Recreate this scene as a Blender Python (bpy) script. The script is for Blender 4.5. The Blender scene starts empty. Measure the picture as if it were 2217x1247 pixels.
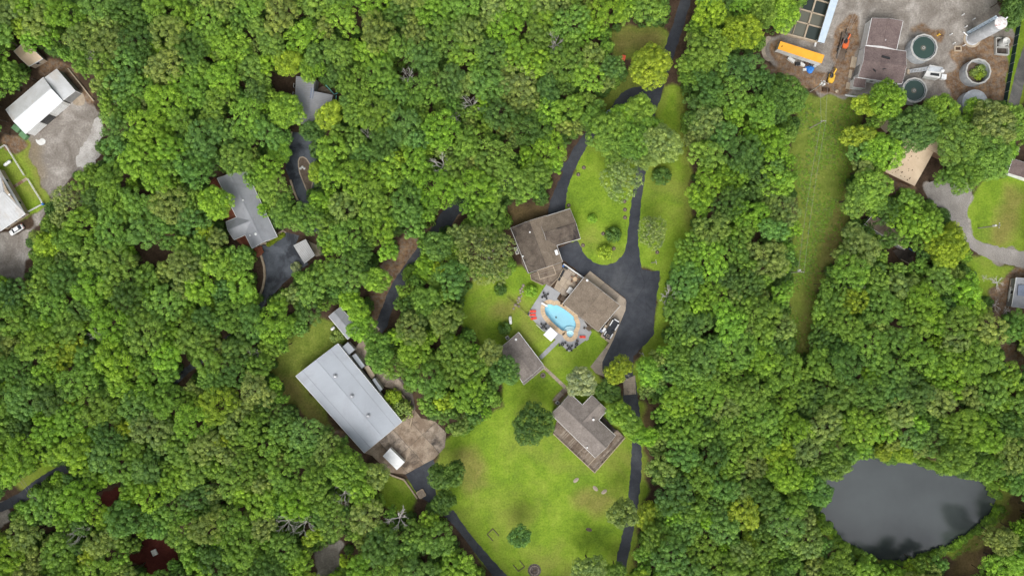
import bpy, bmesh, math, random
import numpy as np
from mathutils import Vector, geometry, kdtree

random.seed(7); RNG = np.random.default_rng(11)
SC = bpy.context.scene
COL = SC.collection
R = math.radians

# ------------------------------------------------------------------ camera
HC = 222.0                      # camera height above the ground, looking straight down
PXW, PXH = 2217.0, 1247.0       # survey units: 1 unit = 0.1502 m on the ground
S = HC * 36.0 / 24.0 / PXW
CX, CY = PXW / 2, PXH / 2
cam_d = bpy.data.cameras.new('camera'); cam_d.lens = 24.0; cam_d.sensor_width = 36.0
cam_d.clip_start = 1.0; cam_d.clip_end = 9000.0
cam = bpy.data.objects.new('camera', cam_d); cam.location = (0, 0, HC); COL.objects.link(cam)
SC.camera = cam

# ------------------------------------------------------------------ sky and sun (bright overcast)
SUN_EL, SUN_AZ = R(52), R(188)   # azimuth clockwise from north (image up)
world = bpy.data.worlds.new('World'); SC.world = world; world.use_nodes = True
wn = world.node_tree.nodes; wl = world.node_tree.links
bg = wn['Background']; bg.inputs['Strength'].default_value = 0.15
sky = wn.new('ShaderNodeTexSky'); sky.sky_type = 'NISHITA'; sky.sun_disc = False
sky.sun_elevation = SUN_EL; sky.sun_rotation = SUN_AZ
sky.air_density = 1.0; sky.dust_density = 5.0; sky.ozone_density = 1.0
hs = wn.new('ShaderNodeHueSaturation'); hs.inputs['Saturation'].default_value = 0.3
wl.new(sky.outputs[0], hs.inputs['Color']); wl.new(hs.outputs[0], bg.inputs['Color'])
sun_d = bpy.data.lights.new('sun', 'SUN'); sun_d.energy = 1.1; sun_d.angle = R(45); sun_d.color = (1.0, 0.97, 0.92)
sun = bpy.data.objects.new('sun', sun_d); COL.objects.link(sun)
sd = Vector((math.sin(SUN_AZ) * math.cos(SUN_EL), math.cos(SUN_AZ) * math.cos(SUN_EL), math.sin(SUN_EL)))
sun.rotation_euler = (-sd).to_track_quat('-Z', 'Y').to_euler(); sun.location = sd * 400
SC.view_settings.view_transform = 'Standard'; SC.view_settings.look = 'None'
SC.view_settings.gamma = 1.0; SC.view_settings.exposure = 0.44
SC.cycles.max_bounces = 6; SC.cycles.transparent_max_bounces = 8; SC.cycles.diffuse_bounces = 4
SC.cycles.caustics_reflective = False; SC.cycles.caustics_refractive = False

# ------------------------------------------------------------------ helpers
def P(px, py, h=0.0):
    """survey point as seen from above at height h -> world"""
    k = S * (HC - h) / HC
    return Vector(((px - CX) * k, (CY - py) * k, h))

def tag(o, label=None, cat=None, group=None, kind=None):
    if label: o['label'] = label
    if cat: o['category'] = cat
    if group: o['group'] = group
    if kind: o['kind'] = kind
    return o

def thing(name, label, cat, loc=(0, 0, 0), rz=0.0, group=None):
    o = bpy.data.objects.new(name, None); COL.objects.link(o)
    o.location = loc; o.rotation_euler = (0, 0, rz); o.empty_display_size = 0.5
    return tag(o, label, cat, group)

def wloc(o):
    v = Vector((0, 0, 0))
    while o is not None:
        v += Vector(o.location); o = o.parent
    return v

def link(name, me, mat, parent=None):
    o = bpy.data.objects.new(name, me); COL.objects.link(o)
    if mat is not None and not me.materials: me.materials.append(mat)
    if parent is not None: o.parent = parent
    return o

def mesh(name, verts, faces, recalc=True, smooth=False):
    me = bpy.data.meshes.new(name)
    me.from_pydata([tuple(v) for v in verts], [], faces)
    if recalc:
        bm = bmesh.new(); bm.from_mesh(me)
        bmesh.ops.recalc_face_normals(bm, faces=bm.faces[:]); bm.to_mesh(me); bm.free()
    if smooth: me.polygons.foreach_set('use_smooth', [True] * len(me.polygons))
    me.update()
    return me

class MB:
    """collects simple solids into one mesh"""
    def __init__(s): s.v = []; s.f = []
    def add(s, v, f):
        n = len(s.v); s.v += [Vector(x) for x in v]; s.f += [tuple(i + n for i in q) for q in f]; return s
    def box(s, c, d, rz=0.0, taper=1.0):
        cs, sn = math.cos(rz), math.sin(rz); v = []
        for z in (-1, 1):
            t = taper if z > 0 else 1
            for x, y in ((-1, -1), (1, -1), (1, 1), (-1, 1)):
                X, Y = x * d[0] / 2 * t, y * d[1] / 2 * t
                v.append((c[0] + X * cs - Y * sn, c[1] + X * sn + Y * cs, c[2] + z * d[2] / 2))
        return s.add(v, [(3, 2, 1, 0), (4, 5, 6, 7), (0, 1, 5, 4), (1, 2, 6, 5), (2, 3, 7, 6), (3, 0, 4, 7)])
    def prism(s, pts, z0, z1):
        n = len(pts); v = [(p[0], p[1], z0) for p in pts] + [(p[0], p[1], z1) for p in pts]
        f = [tuple(range(n, 2 * n)), tuple(range(n - 1, -1, -1))]
        f += [(i, (i + 1) % n, n + (i + 1) % n, n + i) for i in range(n)]
        return s.add(v, f)
    def slab(s, pts, t):
        """3-D polygon thickened downwards"""
        n = len(pts); v = [Vector(p) for p in pts] + [Vector(p) - Vector((0, 0, t)) for p in pts]
        f = [tuple(range(n)), tuple(range(2 * n - 1, n - 1, -1))]
        f += [((i + 1) % n, i, n + i, n + (i + 1) % n) for i in range(n)]
        return s.add(v, f)
    def tube(s, a, b, r0, r1=None, n=8, caps=True):
        a, b = Vector(a), Vector(b); r1 = r0 if r1 is None else r1
        d = (b - a).normalized(); u = d.orthogonal().normalized(); w = d.cross(u)
        v = []
        for c, r in ((a, r0), (b, r1)):
            for i in range(n):
                t = 2 * math.pi * i / n; v.append(c + (u * math.cos(t) + w * math.sin(t)) * r)
        f = [(i, (i + 1) % n, n + (i + 1) % n, n + i) for i in range(n)]
        if caps: f += [tuple(range(n - 1, -1, -1)), tuple(range(n, 2 * n))]
        return s.add(v, f)
    def bar(s, a, b, w, t):
        """rectangular bar between two points, width w, height t"""
        a, b = Vector(a), Vector(b); d = (b - a).normalized()
        u = d.cross(Vector((0, 0, 1)))
        u = (Vector((1, 0, 0)) if u.length < 1e-4 else u.normalized()); n = u.cross(d)
        v = [c + u * (x * w / 2) + n * (y * t / 2) for c in (a, b) for x, y in ((-1, -1), (1, -1), (1, 1), (-1, 1))]
        return s.add(v, [(3, 2, 1, 0), (4, 5, 6, 7), (0, 1, 5, 4), (1, 2, 6, 5), (2, 3, 7, 6), (3, 0, 4, 7)])
    def rev(s, c, prof, n=16):
        """surface of revolution about a vertical axis, profile (r, z)"""
        v = []; m = len(prof)
        for r, z in prof:
            for i in range(n):
                t = 2 * math.pi * i / n; v.append((c[0] + r * math.cos(t), c[1] + r * math.sin(t), c[2] + z))
        f = [(j * n + i, j * n + (i + 1) % n, (j + 1) * n + (i + 1) % n, (j + 1) * n + i) for j in range(m - 1) for i in range(n)]
        return s.add(v, f)
    def build(s, name, mat, parent=None, world=False, smooth=False, recalc=True):
        v = s.v
        if world and parent is not None:
            o = wloc(parent); v = [x - o for x in v]
        return link(name, mesh(name, v, s.f, recalc, smooth), mat, parent)

def inside(poly, x, y):
    c = False; n = len(poly); j = n - 1
    for i in range(n):
        xi, yi = poly[i][0], poly[i][1]; xj, yj = poly[j][0], poly[j][1]
        if (yi > y) != (yj > y) and x < (xj - xi) * (y - yi) / (yj - yi) + xi: c = not c
        j = i
    return c

def densify(pts, step, jit=0.0, rng=None, closed=True):
    out = []; n = len(pts); rng = rng or random
    for i in range(n if closed else n - 1):
        a, b = Vector(pts[i][:2]), Vector(pts[(i + 1) % n][:2])
        k = max(1, int((b - a).length / step)); d = (b - a)
        nn = Vector((-d.y, d.x)).normalized() if d.length > 0 else Vector((0, 0))
        for q in range(k):
            p = a + d * (q / k)
            if q: p = p + nn * rng.uniform(-jit, jit)
            out.append(p)
    return out

def smooth_poly(pts, it=2):
    for _ in range(it):
        o = []
        n = len(pts)
        for i in range(n):
            a, b = Vector(pts[i][:2]), Vector(pts[(i + 1) % n][:2])
            o += [a * .75 + b * .25, a * .25 + b * .75]
        pts = o
    return pts

def sheet(name, pts, z, mat, holes=(), thick=0.0, parent=None, kind='structure', label=None, cat=None):
    """flat polygon (world xy) with holes; thick>0 adds an edge going down"""
    loops = [[Vector((p[0], p[1], 0)) for p in pts]] + [[Vector((p[0], p[1], 0)) for p in h] for h in holes]
    tris = geometry.tessellate_polygon(loops)
    v = [p for l in loops for p in l]
    n = len(v); V = [Vector((p.x, p.y, z)) for p in v]; F = []
    for a, b, c in tris:
        nz = (v[b] - v[a]).cross(v[c] - v[a]).z
        F.append((a, b, c) if nz > 0 else (a, c, b))
    if thick > 0:
        V += [Vector((p.x, p.y, z - thick)) for p in v]
        o = 0
        for l in loops:
            m = len(l)
            for i in range(m):
                a, b = o + i, o + (i + 1) % m
                F.append((a, b, n + b, n + a))
            o += m
    if parent is not None:
        w = wloc(parent); V = [x - w for x in V]
    o = link(name, mesh(name, V, F, recalc=False), mat, parent)
    if kind and parent is None: o['kind'] = kind
    return o

def clip(poly, cell):
    """Sutherland-Hodgman of poly against a convex counter-clockwise cell"""
    out = [Vector(p[:2]) for p in poly]
    n = len(cell)
    for i in range(n):
        a, b = Vector(cell[i]), Vector(cell[(i + 1) % n]); inp = out; out = []
        if not inp: return []
        def side(p): return (b.x - a.x) * (p.y - a.y) - (b.y - a.y) * (p.x - a.x)
        for j in range(len(inp)):
            p, q = inp[j - 1], inp[j]; sp, sq = side(p), side(q)
            if (sp >= 0) != (sq >= 0): out.append(p + (q - p) * (sp / (sp - sq)))
            if sq >= 0: out.append(q)
    return out

def area2(p): return sum(p[i - 1][0] * p[i][1] - p[i][0] * p[i - 1][1] for i in range(len(p))) / 2

def slabs(poly, ang, dx, dy, gap, z0, z1, mats, parent, name='slab', seed=1, skew=0.0):
    """poly cut into slabs, each an object of its own under parent"""
    rg = random.Random(seed); ca, sa = math.cos(ang), math.sin(ang)
    c = sum((Vector(p[:2]) for p in poly), Vector((0, 0))) / len(poly)
    loc = [((p[0] - c.x) * ca + (p[1] - c.y) * sa, -(p[0] - c.x) * sa + (p[1] - c.y) * ca) for p in poly]
    x0, x1 = min(p[0] for p in loc), max(p[0] for p in loc); y0, y1 = min(p[1] for p in loc), max(p[1] for p in loc)
    nx, ny = max(1, round((x1 - x0) / dx)), max(1, round((y1 - y0) / dy))
    for i in range(nx):
        for j in range(ny):
            g = gap / 2
            X0, X1 = x0 + (x1 - x0) * i / nx + g, x0 + (x1 - x0) * (i + 1) / nx - g
            Y0, Y1 = y0 + (y1 - y0) * j / ny + g, y0 + (y1 - y0) * (j + 1) / ny - g
            q = clip(loc, [(X0, Y0), (X1, Y0), (X1, Y1), (X0, Y1)])
            if len(q) < 3 or abs(area2(q)) < 0.15: continue
            w = [(c.x + p.x * ca - p.y * sa, c.y + p.x * sa + p.y * ca) for p in q]
            MB().prism(w, z0, z1 + rg.uniform(-.004, .004)).build(name, rg.choice(mats), parent, world=True)

def boards(poly, ang, w, gap, z, t, mat, parent, name='deck_boards'):
    """plank boards across poly, joined in one part"""
    ca, sa = math.cos(ang), math.sin(ang); mm = [MB(), MB()]; bi = 0
    loc = [(p[0] * ca + p[1] * sa, -p[0] * sa + p[1] * ca) for p in poly]
    y = min(p[1] for p in loc) + w / 2; ym = max(p[1] for p in loc); rg = random.Random(3)
    n = len(loc)
    while y < ym:
        xs = []
        for i in range(n):
            a, b = loc[i], loc[(i + 1) % n]
            if (a[1] > y) != (b[1] > y): xs.append(a[0] + (y - a[1]) / (b[1] - a[1]) * (b[0] - a[0]))
        xs.sort()
        for x0, x1 in zip(xs[::2], xs[1::2]):
            if x1 - x0 < .1: continue
            xc = (x0 + x1) / 2
            bi += 1; mm[1 if rg.random() < .4 else 0].box((xc * ca - y * sa, xc * sa + y * ca, z - t / 2 + rg.uniform(-.008, .008)), (x1 - x0, w - gap, t), ang)
        y += w
    alt = {M['deck_wood']: M['deck_wood2'], M['deck_red']: M['deck_red2']}.get(mat, mat)
    for k_, mt in enumerate((mat, alt)):
        if mm[k_].v: o = mm[k_].build(name, mt, parent, world=True, recalc=False); o['kind'] = 'stuff'
    return o

def copy_tree(root, loc, rz, label=None, group=None, scale=None):
    r = root.copy(); COL.objects.link(r); r.location = loc; r.rotation_euler = (0, 0, rz)
    if label: r['label'] = label
    if group: r['group'] = group
    if scale: r.scale = scale
    for ch in root.children:
        c = ch.copy(); COL.objects.link(c); c.parent = r
        for g in ch.children:
            d = g.copy(); COL.objects.link(d); d.parent = c
    return r

# ------------------------------------------------------------------ materials
def new_mat(name):
    m = bpy.data.materials.new(name); m.use_nodes = True
    nt = m.node_tree; return m, nt, nt.nodes['Principled BSDF']

def nnode(nt, t, **kw):
    n = nt.nodes.new(t)
    for k, v in kw.items(): setattr(n, k, v)
    return n

def noise(nt, scale, detail=4, rough=.6, coord='Object', dist=0.0, sc3=None):
    tc = nnode(nt, 'ShaderNodeTexCoord'); nz = nnode(nt, 'ShaderNodeTexNoise')
    nz.inputs['Scale'].default_value = scale; nz.inputs['Detail'].default_value = detail
    nz.inputs['Roughness'].default_value = rough; nz.inputs['Distortion'].default_value = dist
    src = tc.outputs[coord]
    if sc3:
        mp = nnode(nt, 'ShaderNodeMapping')
        mp.inputs['Scale'].default_value = sc3[0]; mp.inputs['Rotation'].default_value = (0, 0, sc3[1])
        nt.links.new(src, mp.inputs[0]); src = mp.outputs[0]
    nt.links.new(src, nz.inputs['Vector'])
    return nz.outputs['Fac']

def ramp(nt, fac, stops):
    r = nnode(nt, 'ShaderNodeValToRGB'); e = r.color_ramp.elements
    while len(e) < len(stops): e.new(.5)
    for el, (p, c) in zip(e, stops): el.position = p; el.color = (*c, 1) if len(c) == 3 else c
    nt.links.new(fac, r.inputs[0]); return r.outputs[0]

def mixc(nt, fac, a, b, mode='MIX'):
    m = nnode(nt, 'ShaderNodeMix', data_type='RGBA', blend_type=mode)
    for sock, v in ((m.inputs[0], fac), (m.inputs[6], a), (m.inputs[7], b)):
        if hasattr(v, 'links'): nt.links.new(v, sock)
        else: sock.default_value = v if not isinstance(v, tuple) else ((*v, 1) if len(v) == 3 else v)
    return m.outputs[2]

def math_n(nt, op, a, b=0.0, clampv=False):
    m = nnode(nt, 'ShaderNodeMath', operation=op); m.use_clamp = clampv
    for i, v in enumerate((a, b)):
        if hasattr(v, 'links'): nt.links.new(v, m.inputs[i])
        else: m.inputs[i].default_value = v
    return m.outputs[0]

def bump(nt, bs, fac, strength=.3, dist=.05):
    b = nnode(nt, 'ShaderNodeBump'); b.inputs['Strength'].default_value = strength; b.inputs['Distance'].default_value = dist
    nt.links.new(fac, b.inputs['Height']); nt.links.new(b.outputs[0], bs.inputs['Normal'])

def surf(name, c1, c2, s1=.4, c3=None, s2=6.0, rough=.85, spec=.3, metal=0.0, fine=.25, bumpv=.2, sc3=None, lo=.35, hi=.65):
    """two-tone weathered surface with optional stain colour c3 and fine mottling"""
    m, nt, bs = new_mat(name)
    f1 = noise(nt, s1, 6, .65, dist=.4)
    col = ramp(nt, f1, [(lo, c1), (hi, c2)])
    if c3:
        f3 = noise(nt, s1 * .6, 5, .7, dist=.8, sc3=sc3)
        fac = ramp(nt, f3, [(.5, (0, 0, 0)), (.68, (1, 1, 1))])
        col = mixc(nt, fac, col, c3)
    f2 = noise(nt, s2, 3, .6)
    k = ramp(nt, f2, [(.25, (1 - fine,) * 3), (.75, (1 + fine * .6,) * 3)])
    col = mixc(nt, 1.0, col, k, 'MULTIPLY')
    nt.links.new(col, bs.inputs['Base Color'])
    bs.inputs['Roughness'].default_value = rough; bs.inputs['Metallic'].default_value = metal
    bs.inputs['Specular IOR Level'].default_value = spec
    if bumpv: bump(nt, bs, f2, bumpv)
    return m

def plain(name, c, rough=.6, spec=.4, metal=0.0):
    return surf(name, tuple(x * .9 for x in c), tuple(min(1, x * 1.08) for x in c), .8, None, 9, rough, spec, metal, .12, .05)

M = {}
M['asphalt'] = surf('asphalt_drive', (.024, .028, .037), (.040, .046, .057), .11, (.06, .064, .073), 4.0, .8, .25, fine=.25, bumpv=.25)
def asphalt(name, dark, mid, faded):
    m, nt, bs = new_mat(name)
    f1 = noise(nt, .05, 5, .65, dist=.6); f2 = noise(nt, .5, 5, .7); f3 = noise(nt, 5.0, 3, .6)
    col = ramp(nt, f1, [(.36, dark), (.52, mid), (.68, faded)])
    col = mixc(nt, 1.0, col, ramp(nt, f2, [(.3, (.82, .82, .82)), (.7, (1.2, 1.19, 1.16))]), 'MULTIPLY')
    col = mixc(nt, 1.0, col, ramp(nt, f3, [(.25, (.72, .72, .72)), (.75, (1.25, 1.25, 1.25))]), 'MULTIPLY')
    tc = nnode(nt, 'ShaderNodeTexCoord'); vo = nnode(nt, 'ShaderNodeTexVoronoi', feature='DISTANCE_TO_EDGE'); vo.inputs['Scale'].default_value = .11
    nt.links.new(mixc(nt, .12, tc.outputs['Object'], noise(nt, .35, 4, .7), 'ADD'), vo.inputs['Vector'])
    crack = ramp(nt, vo.outputs['Distance'], [(.003, (.78, .78, .78)), (.009, (1, 1, 1))])
    col = mixc(nt, 1.0, col, crack, 'MULTIPLY')
    nt.links.new(col, bs.inputs['Base Color']); bs.inputs['Roughness'].default_value = .8; bs.inputs['Specular IOR Level'].default_value = .25
    bump(nt, bs, f3, .25); return m
M['asphalt'] = asphalt('asphalt_drive', (.027, .031, .041), (.046, .051, .062), (.074, .079, .088))
M['gravel_light'] = surf('pale_crushed_stone', (.38, .36, .335), (.52, .5, .475), .25, (.28, .255, .23), 3.0, .95, .1, fine=.35, bumpv=.5)
M['asphalt_wet'] = surf('asphalt_patchy', (.012, .016, .024), (.085, .098, .118), .13, (.05, .06, .075), 4.0, .55, .4, fine=.2, bumpv=.2, lo=.42, hi=.58)
M['asphalt_old'] = surf('asphalt_old', (.10, .10, .10), (.17, .165, .16), .2, (.22, .21, .2), 4, .9, .2)
M['concrete'] = surf('concrete_apron', (.34, .28, .21), (.46, .385, .295), .25, (.24, .19, .14), 5, .9, .2)
M['concrete2'] = surf('concrete_apron_grey', (.30, .25, .2), (.40, .34, .27), .35, (.2, .17, .14), 5, .9, .2)
M['slab_a'] = surf('stained_slab_a', (.22, .165, .12), (.36, .29, .22), .22, (.07, .055, .046), 4, .9, .2, fine=.35, lo=.42, hi=.58)
M['slab_b'] = surf('stained_slab_b', (.24, .19, .145), (.39, .325, .26), .3, (.09, .075, .065), 4, .9, .2, fine=.35, lo=.42, hi=.58)
M['slab_dark'] = surf('dark_wet_slab', (.075, .065, .058), (.17, .145, .12), .2, (.045, .04, .038), 4, .8, .3, fine=.3)
M['gravel'] = surf('gravel', (.2, .185, .17), (.36, .34, .32), .09, (.27, .25, .225), 3.0, .95, .1, fine=.35, bumpv=.5)
M['metal_white'] = surf('white_roof_metal', (.60, .645, .68), (.70, .745, .78), .12, None, 3, .55, .3, fine=.05, bumpv=.03)
M['metal_white_grey'] = surf('greyish_white_roof_metal', (.42, .425, .42), (.54, .55, .56), .15, (.42, .38, .33), 3, .6, .3, fine=.08, bumpv=.03)
M['metal_grey'] = surf('grey_roof_metal', (.225, .235, .255), (.30, .31, .335), .12, (.19, .19, .2), 3, .5, .35, fine=.06, bumpv=.03)
M['metal_warehouse'] = surf('pale_warehouse_roof', (.31, .335, .37), (.365, .395, .435), .06, (.28, .295, .32), 4, .55, .3, fine=.05, bumpv=.02)
M['metal_tan'] = surf('tan_roof_metal', (.56, .43, .3), (.66, .53, .38), .2, None, 4, .6, .3, fine=.07, bumpv=.03)
M['rust'] = surf('rust_patch', (.055, .035, .025), (.12, .075, .05), .8, None, 6, .9, .1)
M['shingle'] = surf('brown_shingles', (.172, .138, .105), (.245, .2, .154), .35, None, 2.6, .95, .1, fine=.35, bumpv=.4)
M['shingle_grey'] = surf('grey_shingles', (.178, .156, .14), (.248, .218, .198), .4, None, 2.4, .95, .1, fine=.3, bumpv=.4)
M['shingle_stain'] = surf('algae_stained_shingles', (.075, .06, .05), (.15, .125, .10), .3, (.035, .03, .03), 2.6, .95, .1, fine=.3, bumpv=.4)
M['shingle_red'] = surf('maroon_shingles', (.14, .105, .1), (.2, .155, .145), .4, None, 2.6, .95, .1, fine=.3, bumpv=.4)
M['white'] = plain('white_paint', (.76, .77, .77), .5)
M['offwhite'] = surf('off_white_siding', (.55, .55, .53), (.68, .68, .66), .5, None, 6, .7, .3, fine=.1)
M['siding_grey'] = surf('grey_siding', (.22, .22, .22), (.3, .3, .3), .5, None, 6, .8, .2, fine=.1)
M['siding_tan'] = surf('tan_siding', (.33, .27, .2), (.42, .35, .27), .5, None, 6, .8, .2, fine=.1)
M['brick'] = surf('brown_brick', (.2, .12, .08), (.28, .17, .11), .5, None, 5, .9, .2, fine=.25)
M['deck_wood'] = surf('weathered_deck_wood', (.15, .115, .085), (.27, .22, .17), .3, (.08, .052, .042), 5, .9, .2, fine=.35)
M['deck_wood2'] = surf('grey_deck_wood', (.2, .165, .13), (.33, .28, .225), .4, (.12, .085, .07), 5, .9, .2, fine=.35)
M['deck_red2'] = surf('faded_red_deck', (.22, .085, .05), (.3, .12, .075), .5, None, 6, .8, .2, fine=.25)
M['deck_red'] = surf('red_stained_deck', (.17, .055, .03), (.25, .085, .05), .5, None, 6, .8, .2, fine=.25)
M['deck_grey'] = surf('grey_pool_deck', (.285, .29, .30), (.35, .355, .365), .3, None, 6, .8, .25, fine=.1)
M['deck_dark'] = surf('dark_wet_deck', (.035, .028, .024), (.08, .065, .055), .5, None, 6, .8, .3, fine=.3)
M['timber'] = surf('pale_timber', (.36, .29, .21), (.48, .4, .3), .6, None, 7, .85, .2, fine=.25)
M['timber_dark'] = surf('dark_timber', (.10, .075, .055), (.17, .13, .1), .6, None, 7, .9, .2, fine=.3)
M['coping_a'] = surf('sandstone_coping_a', (.5, .37, .235), (.6, .46, .31), .5, None, 6, .8, .2, fine=.15)
M['coping_b'] = surf('sandstone_coping_b', (.45, .335, .22), (.55, .42, .28), .5, None, 6, .8, .2, fine=.15)
M['pool_shell'] = surf('pool_plaster', (.46, .77, .88), (.54, .83, .92), .2, None, 3, .6, .3, fine=.05)
M['pool_pale'] = surf('pale_pool_step', (.66, .85, .9), (.75, .9, .93), .3, None, 3, .6, .3, fine=.05)
M['black'] = plain('black_plastic', (.02, .021, .023), .5)
M['cover_black'] = surf('black_boat_carpet', (.028, .031, .038), (.042, .046, .054), .7, None, 8, .8, .2, fine=.15)
M['iron'] = plain('black_wrought_iron', (.018, .018, .019), .5)
M['steel'] = surf('galvanised_steel', (.42, .445, .47), (.55, .58, .61), .4, (.34, .35, .36), 4, .6, .4, .1, fine=.1)
M['steel_blue'] = surf('pale_blue_steel', (.45, .55, .64), (.55, .64, .72), .6, None, 6, .5, .4, fine=.1)
M['tank_grey'] = surf('flaking_grey_paint', (.4, .415, .435), (.49, .505, .525), .5, (.64, .66, .68), 3, .7, .3, fine=.12)
M['tank_top'] = surf('peeling_white_top', (.6, .58, .57), (.72, .71, .7), 1.0, (.32, .1, .07), 4, .7, .3, fine=.15)
M['conc_wall'] = surf('tank_concrete', (.36, .36, .34), (.47, .465, .44), .6, None, 6, .9, .2, fine=.15)
M['orange'] = surf('orange_trailer_roof', (.82, .36, .035), (.9, .42, .05), .3, None, 4, .5, .3, fine=.08)
M['orange_red'] = plain('excavator_orange', (.62, .13, .035), .45)
M['yellow'] = plain('machine_yellow', (.7, .42, .04), .5)
M['red'] = plain('red_lounger_fabric', (.68, .055, .035), .7)
M['coral'] = plain('coral_lounger_fabric', (.75, .12, .06), .7)
M['blue'] = plain('blue_plastic', (.03, .16, .5), .5)
M['tarp_blue'] = surf('blue_tarp', (.02, .16, .6), (.05, .27, .75), 1.2, None, 4, .5, .4, fine=.2, bumpv=.6)
M['teal_screen'] = surf('dark_teal_screen', (.018, .045, .045), (.03, .065, .062), .6, None, 6, .8, .2, fine=.15)
M['teal'] = plain('teal_rail', (.12, .36, .34), .5)
M['green_bin'] = plain('green_metal', (.13, .26, .13), .6)
M['glass'] = plain('dark_window_glass', (.03, .035, .045), .12, .6)
M['solar'] = plain('blue_grey_panel', (.16, .19, .26), .35, .5)
M['rubber'] = plain('tyre_rubber', (.02, .02, .02), .8)
M['chrome'] = plain('bright_metal', (.55, .56, .58), .3, .5, .7)
M['stone'] = surf('garden_stone', (.24, .2, .165), (.36, .31, .26), 1.2, None, 6, .9, .2, fine=.25)
M['ash'] = surf('ash_and_char', (.05, .042, .04), (.19, .16, .145), 1.5, None, 6, .95, .1, fine=.4)
M['rockwall'] = surf('retaining_stone', (.3, .235, .165), (.42, .34, .25), .6, None, 5, .9, .2, fine=.25)
M['bark'] = surf('tree_bark', (.07, .055, .042), (.13, .105, .085), 1.5, None, 8, .95, .1, fine=.3)
M['deadwood'] = surf('bleached_dead_wood', (.44, .415, .385), (.6, .57, .54), 1.2, None, 6, .95, .1, fine=.2)
M['wire'] = plain('aluminium_wire', (.33, .33, .32), .5)
M['pole'] = surf('weathered_pole', (.25, .23, .2), (.36, .335, .3), .8, None, 8, .9, .1, fine=.2)
M['fabric_white'] = plain('white_canopy_fabric', (.8, .8, .8), .8)

def water(name, deep, refl, rough=.04, sc=2.2, bstr=.05):
    m, nt, bs = new_mat(name)
    f = noise(nt, .05, 4, .6)
    c = ramp(nt, f, [(.35, tuple(x * .85 for x in deep)), (.65, tuple(x * 1.15 for x in deep))])
    nt.links.new(c, bs.inputs['Base Color']); bs.inputs['Roughness'].default_value = rough
    bs.inputs['Specular IOR Level'].default_value = refl
    n2 = noise(nt, sc, 3, .6); bump(nt, bs, n2, bstr, .1)
    return m
M['pond'] = water('murky_pond_water', (.046, .055, .056), .95, .07, 3.5, .2)
M['tank_water'] = water('green_tank_water', (.03, .06, .05), .6, .06, 2.0, .05)
M['basin_water'] = water('basin_water', (.03, .04, .035), .6, .06, 1.0, .05)
M['basin_mud'] = water('silty_basin_water', (.12, .12, .095), .5, .1, 1.0, .05)
def clear_water():
    m, nt, bs = new_mat('clear_pool_water'); nt.nodes.remove(bs)
    out = nt.nodes['Material Output']
    tr = nnode(nt, 'ShaderNodeBsdfTransparent'); tr.inputs[0].default_value = (.86, .96, .99, 1)
    gl = nnode(nt, 'ShaderNodeBsdfGlossy'); gl.inputs['Roughness'].default_value = .05
    fr = nnode(nt, 'ShaderNodeFresnel'); fr.inputs[0].default_value = 1.33
    mx = nnode(nt, 'ShaderNodeMixShader')
    nt.links.new(fr.outputs[0], mx.inputs[0]); nt.links.new(tr.outputs[0], mx.inputs[1]); nt.links.new(gl.outputs[0], mx.inputs[2])
    nt.links.new(mx.outputs[0], out.inputs[0]); return m
M['pool_water'] = clear_water()

def leaf_mat(name, use_attr=True, base=None):
    m, nt, bs = new_mat(name)
    at = nnode(nt, 'ShaderNodeAttribute', attribute_type='INSTANCER', attribute_name='tint')
    lv = nnode(nt, 'ShaderNodeAttribute', attribute_type='GEOMETRY', attribute_name='lv')
    oi = nnode(nt, 'ShaderNodeObjectInfo')
    src = at.outputs['Color'] if base is None else base
    k = nnode(nt, 'ShaderNodeCombineColor')
    v = lv.outputs['Fac']
    nt.links.new(math_n(nt, 'ADD', math_n(nt, 'MULTIPLY', v, 1.25), -.2), k.inputs[0])
    nt.links.new(math_n(nt, 'ADD', math_n(nt, 'MULTIPLY', v, 1.0), .03), k.inputs[1])
    nt.links.new(math_n(nt, 'ADD', math_n(nt, 'MULTIPLY', v, .6), .4), k.inputs[2])
    col = mixc(nt, 1.0, src, k.outputs[0], 'MULTIPLY')
    nt.links.new(col, bs.inputs['Base Color']); bs.inputs['Roughness'].default_value = .55
    bs.inputs['Specular IOR Level'].default_value = .25
    tr = nnode(nt, 'ShaderNodeBsdfTranslucent')
    nt.links.new(mixc(nt, 1.0, col, (1.2, 1.25, .5), 'MULTIPLY'), tr.inputs[0])
    mx = nnode(nt, 'ShaderNodeMixShader'); mx.inputs[0].default_value = .2
    nt.links.new(bs.outputs[0], mx.inputs[1]); nt.links.new(tr.outputs[0], mx.inputs[2])
    nt.links.new(mx.outputs[0], nt.nodes['Material Output'].inputs[0])
    return m
M['leaf'] = leaf_mat('leaves')

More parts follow.
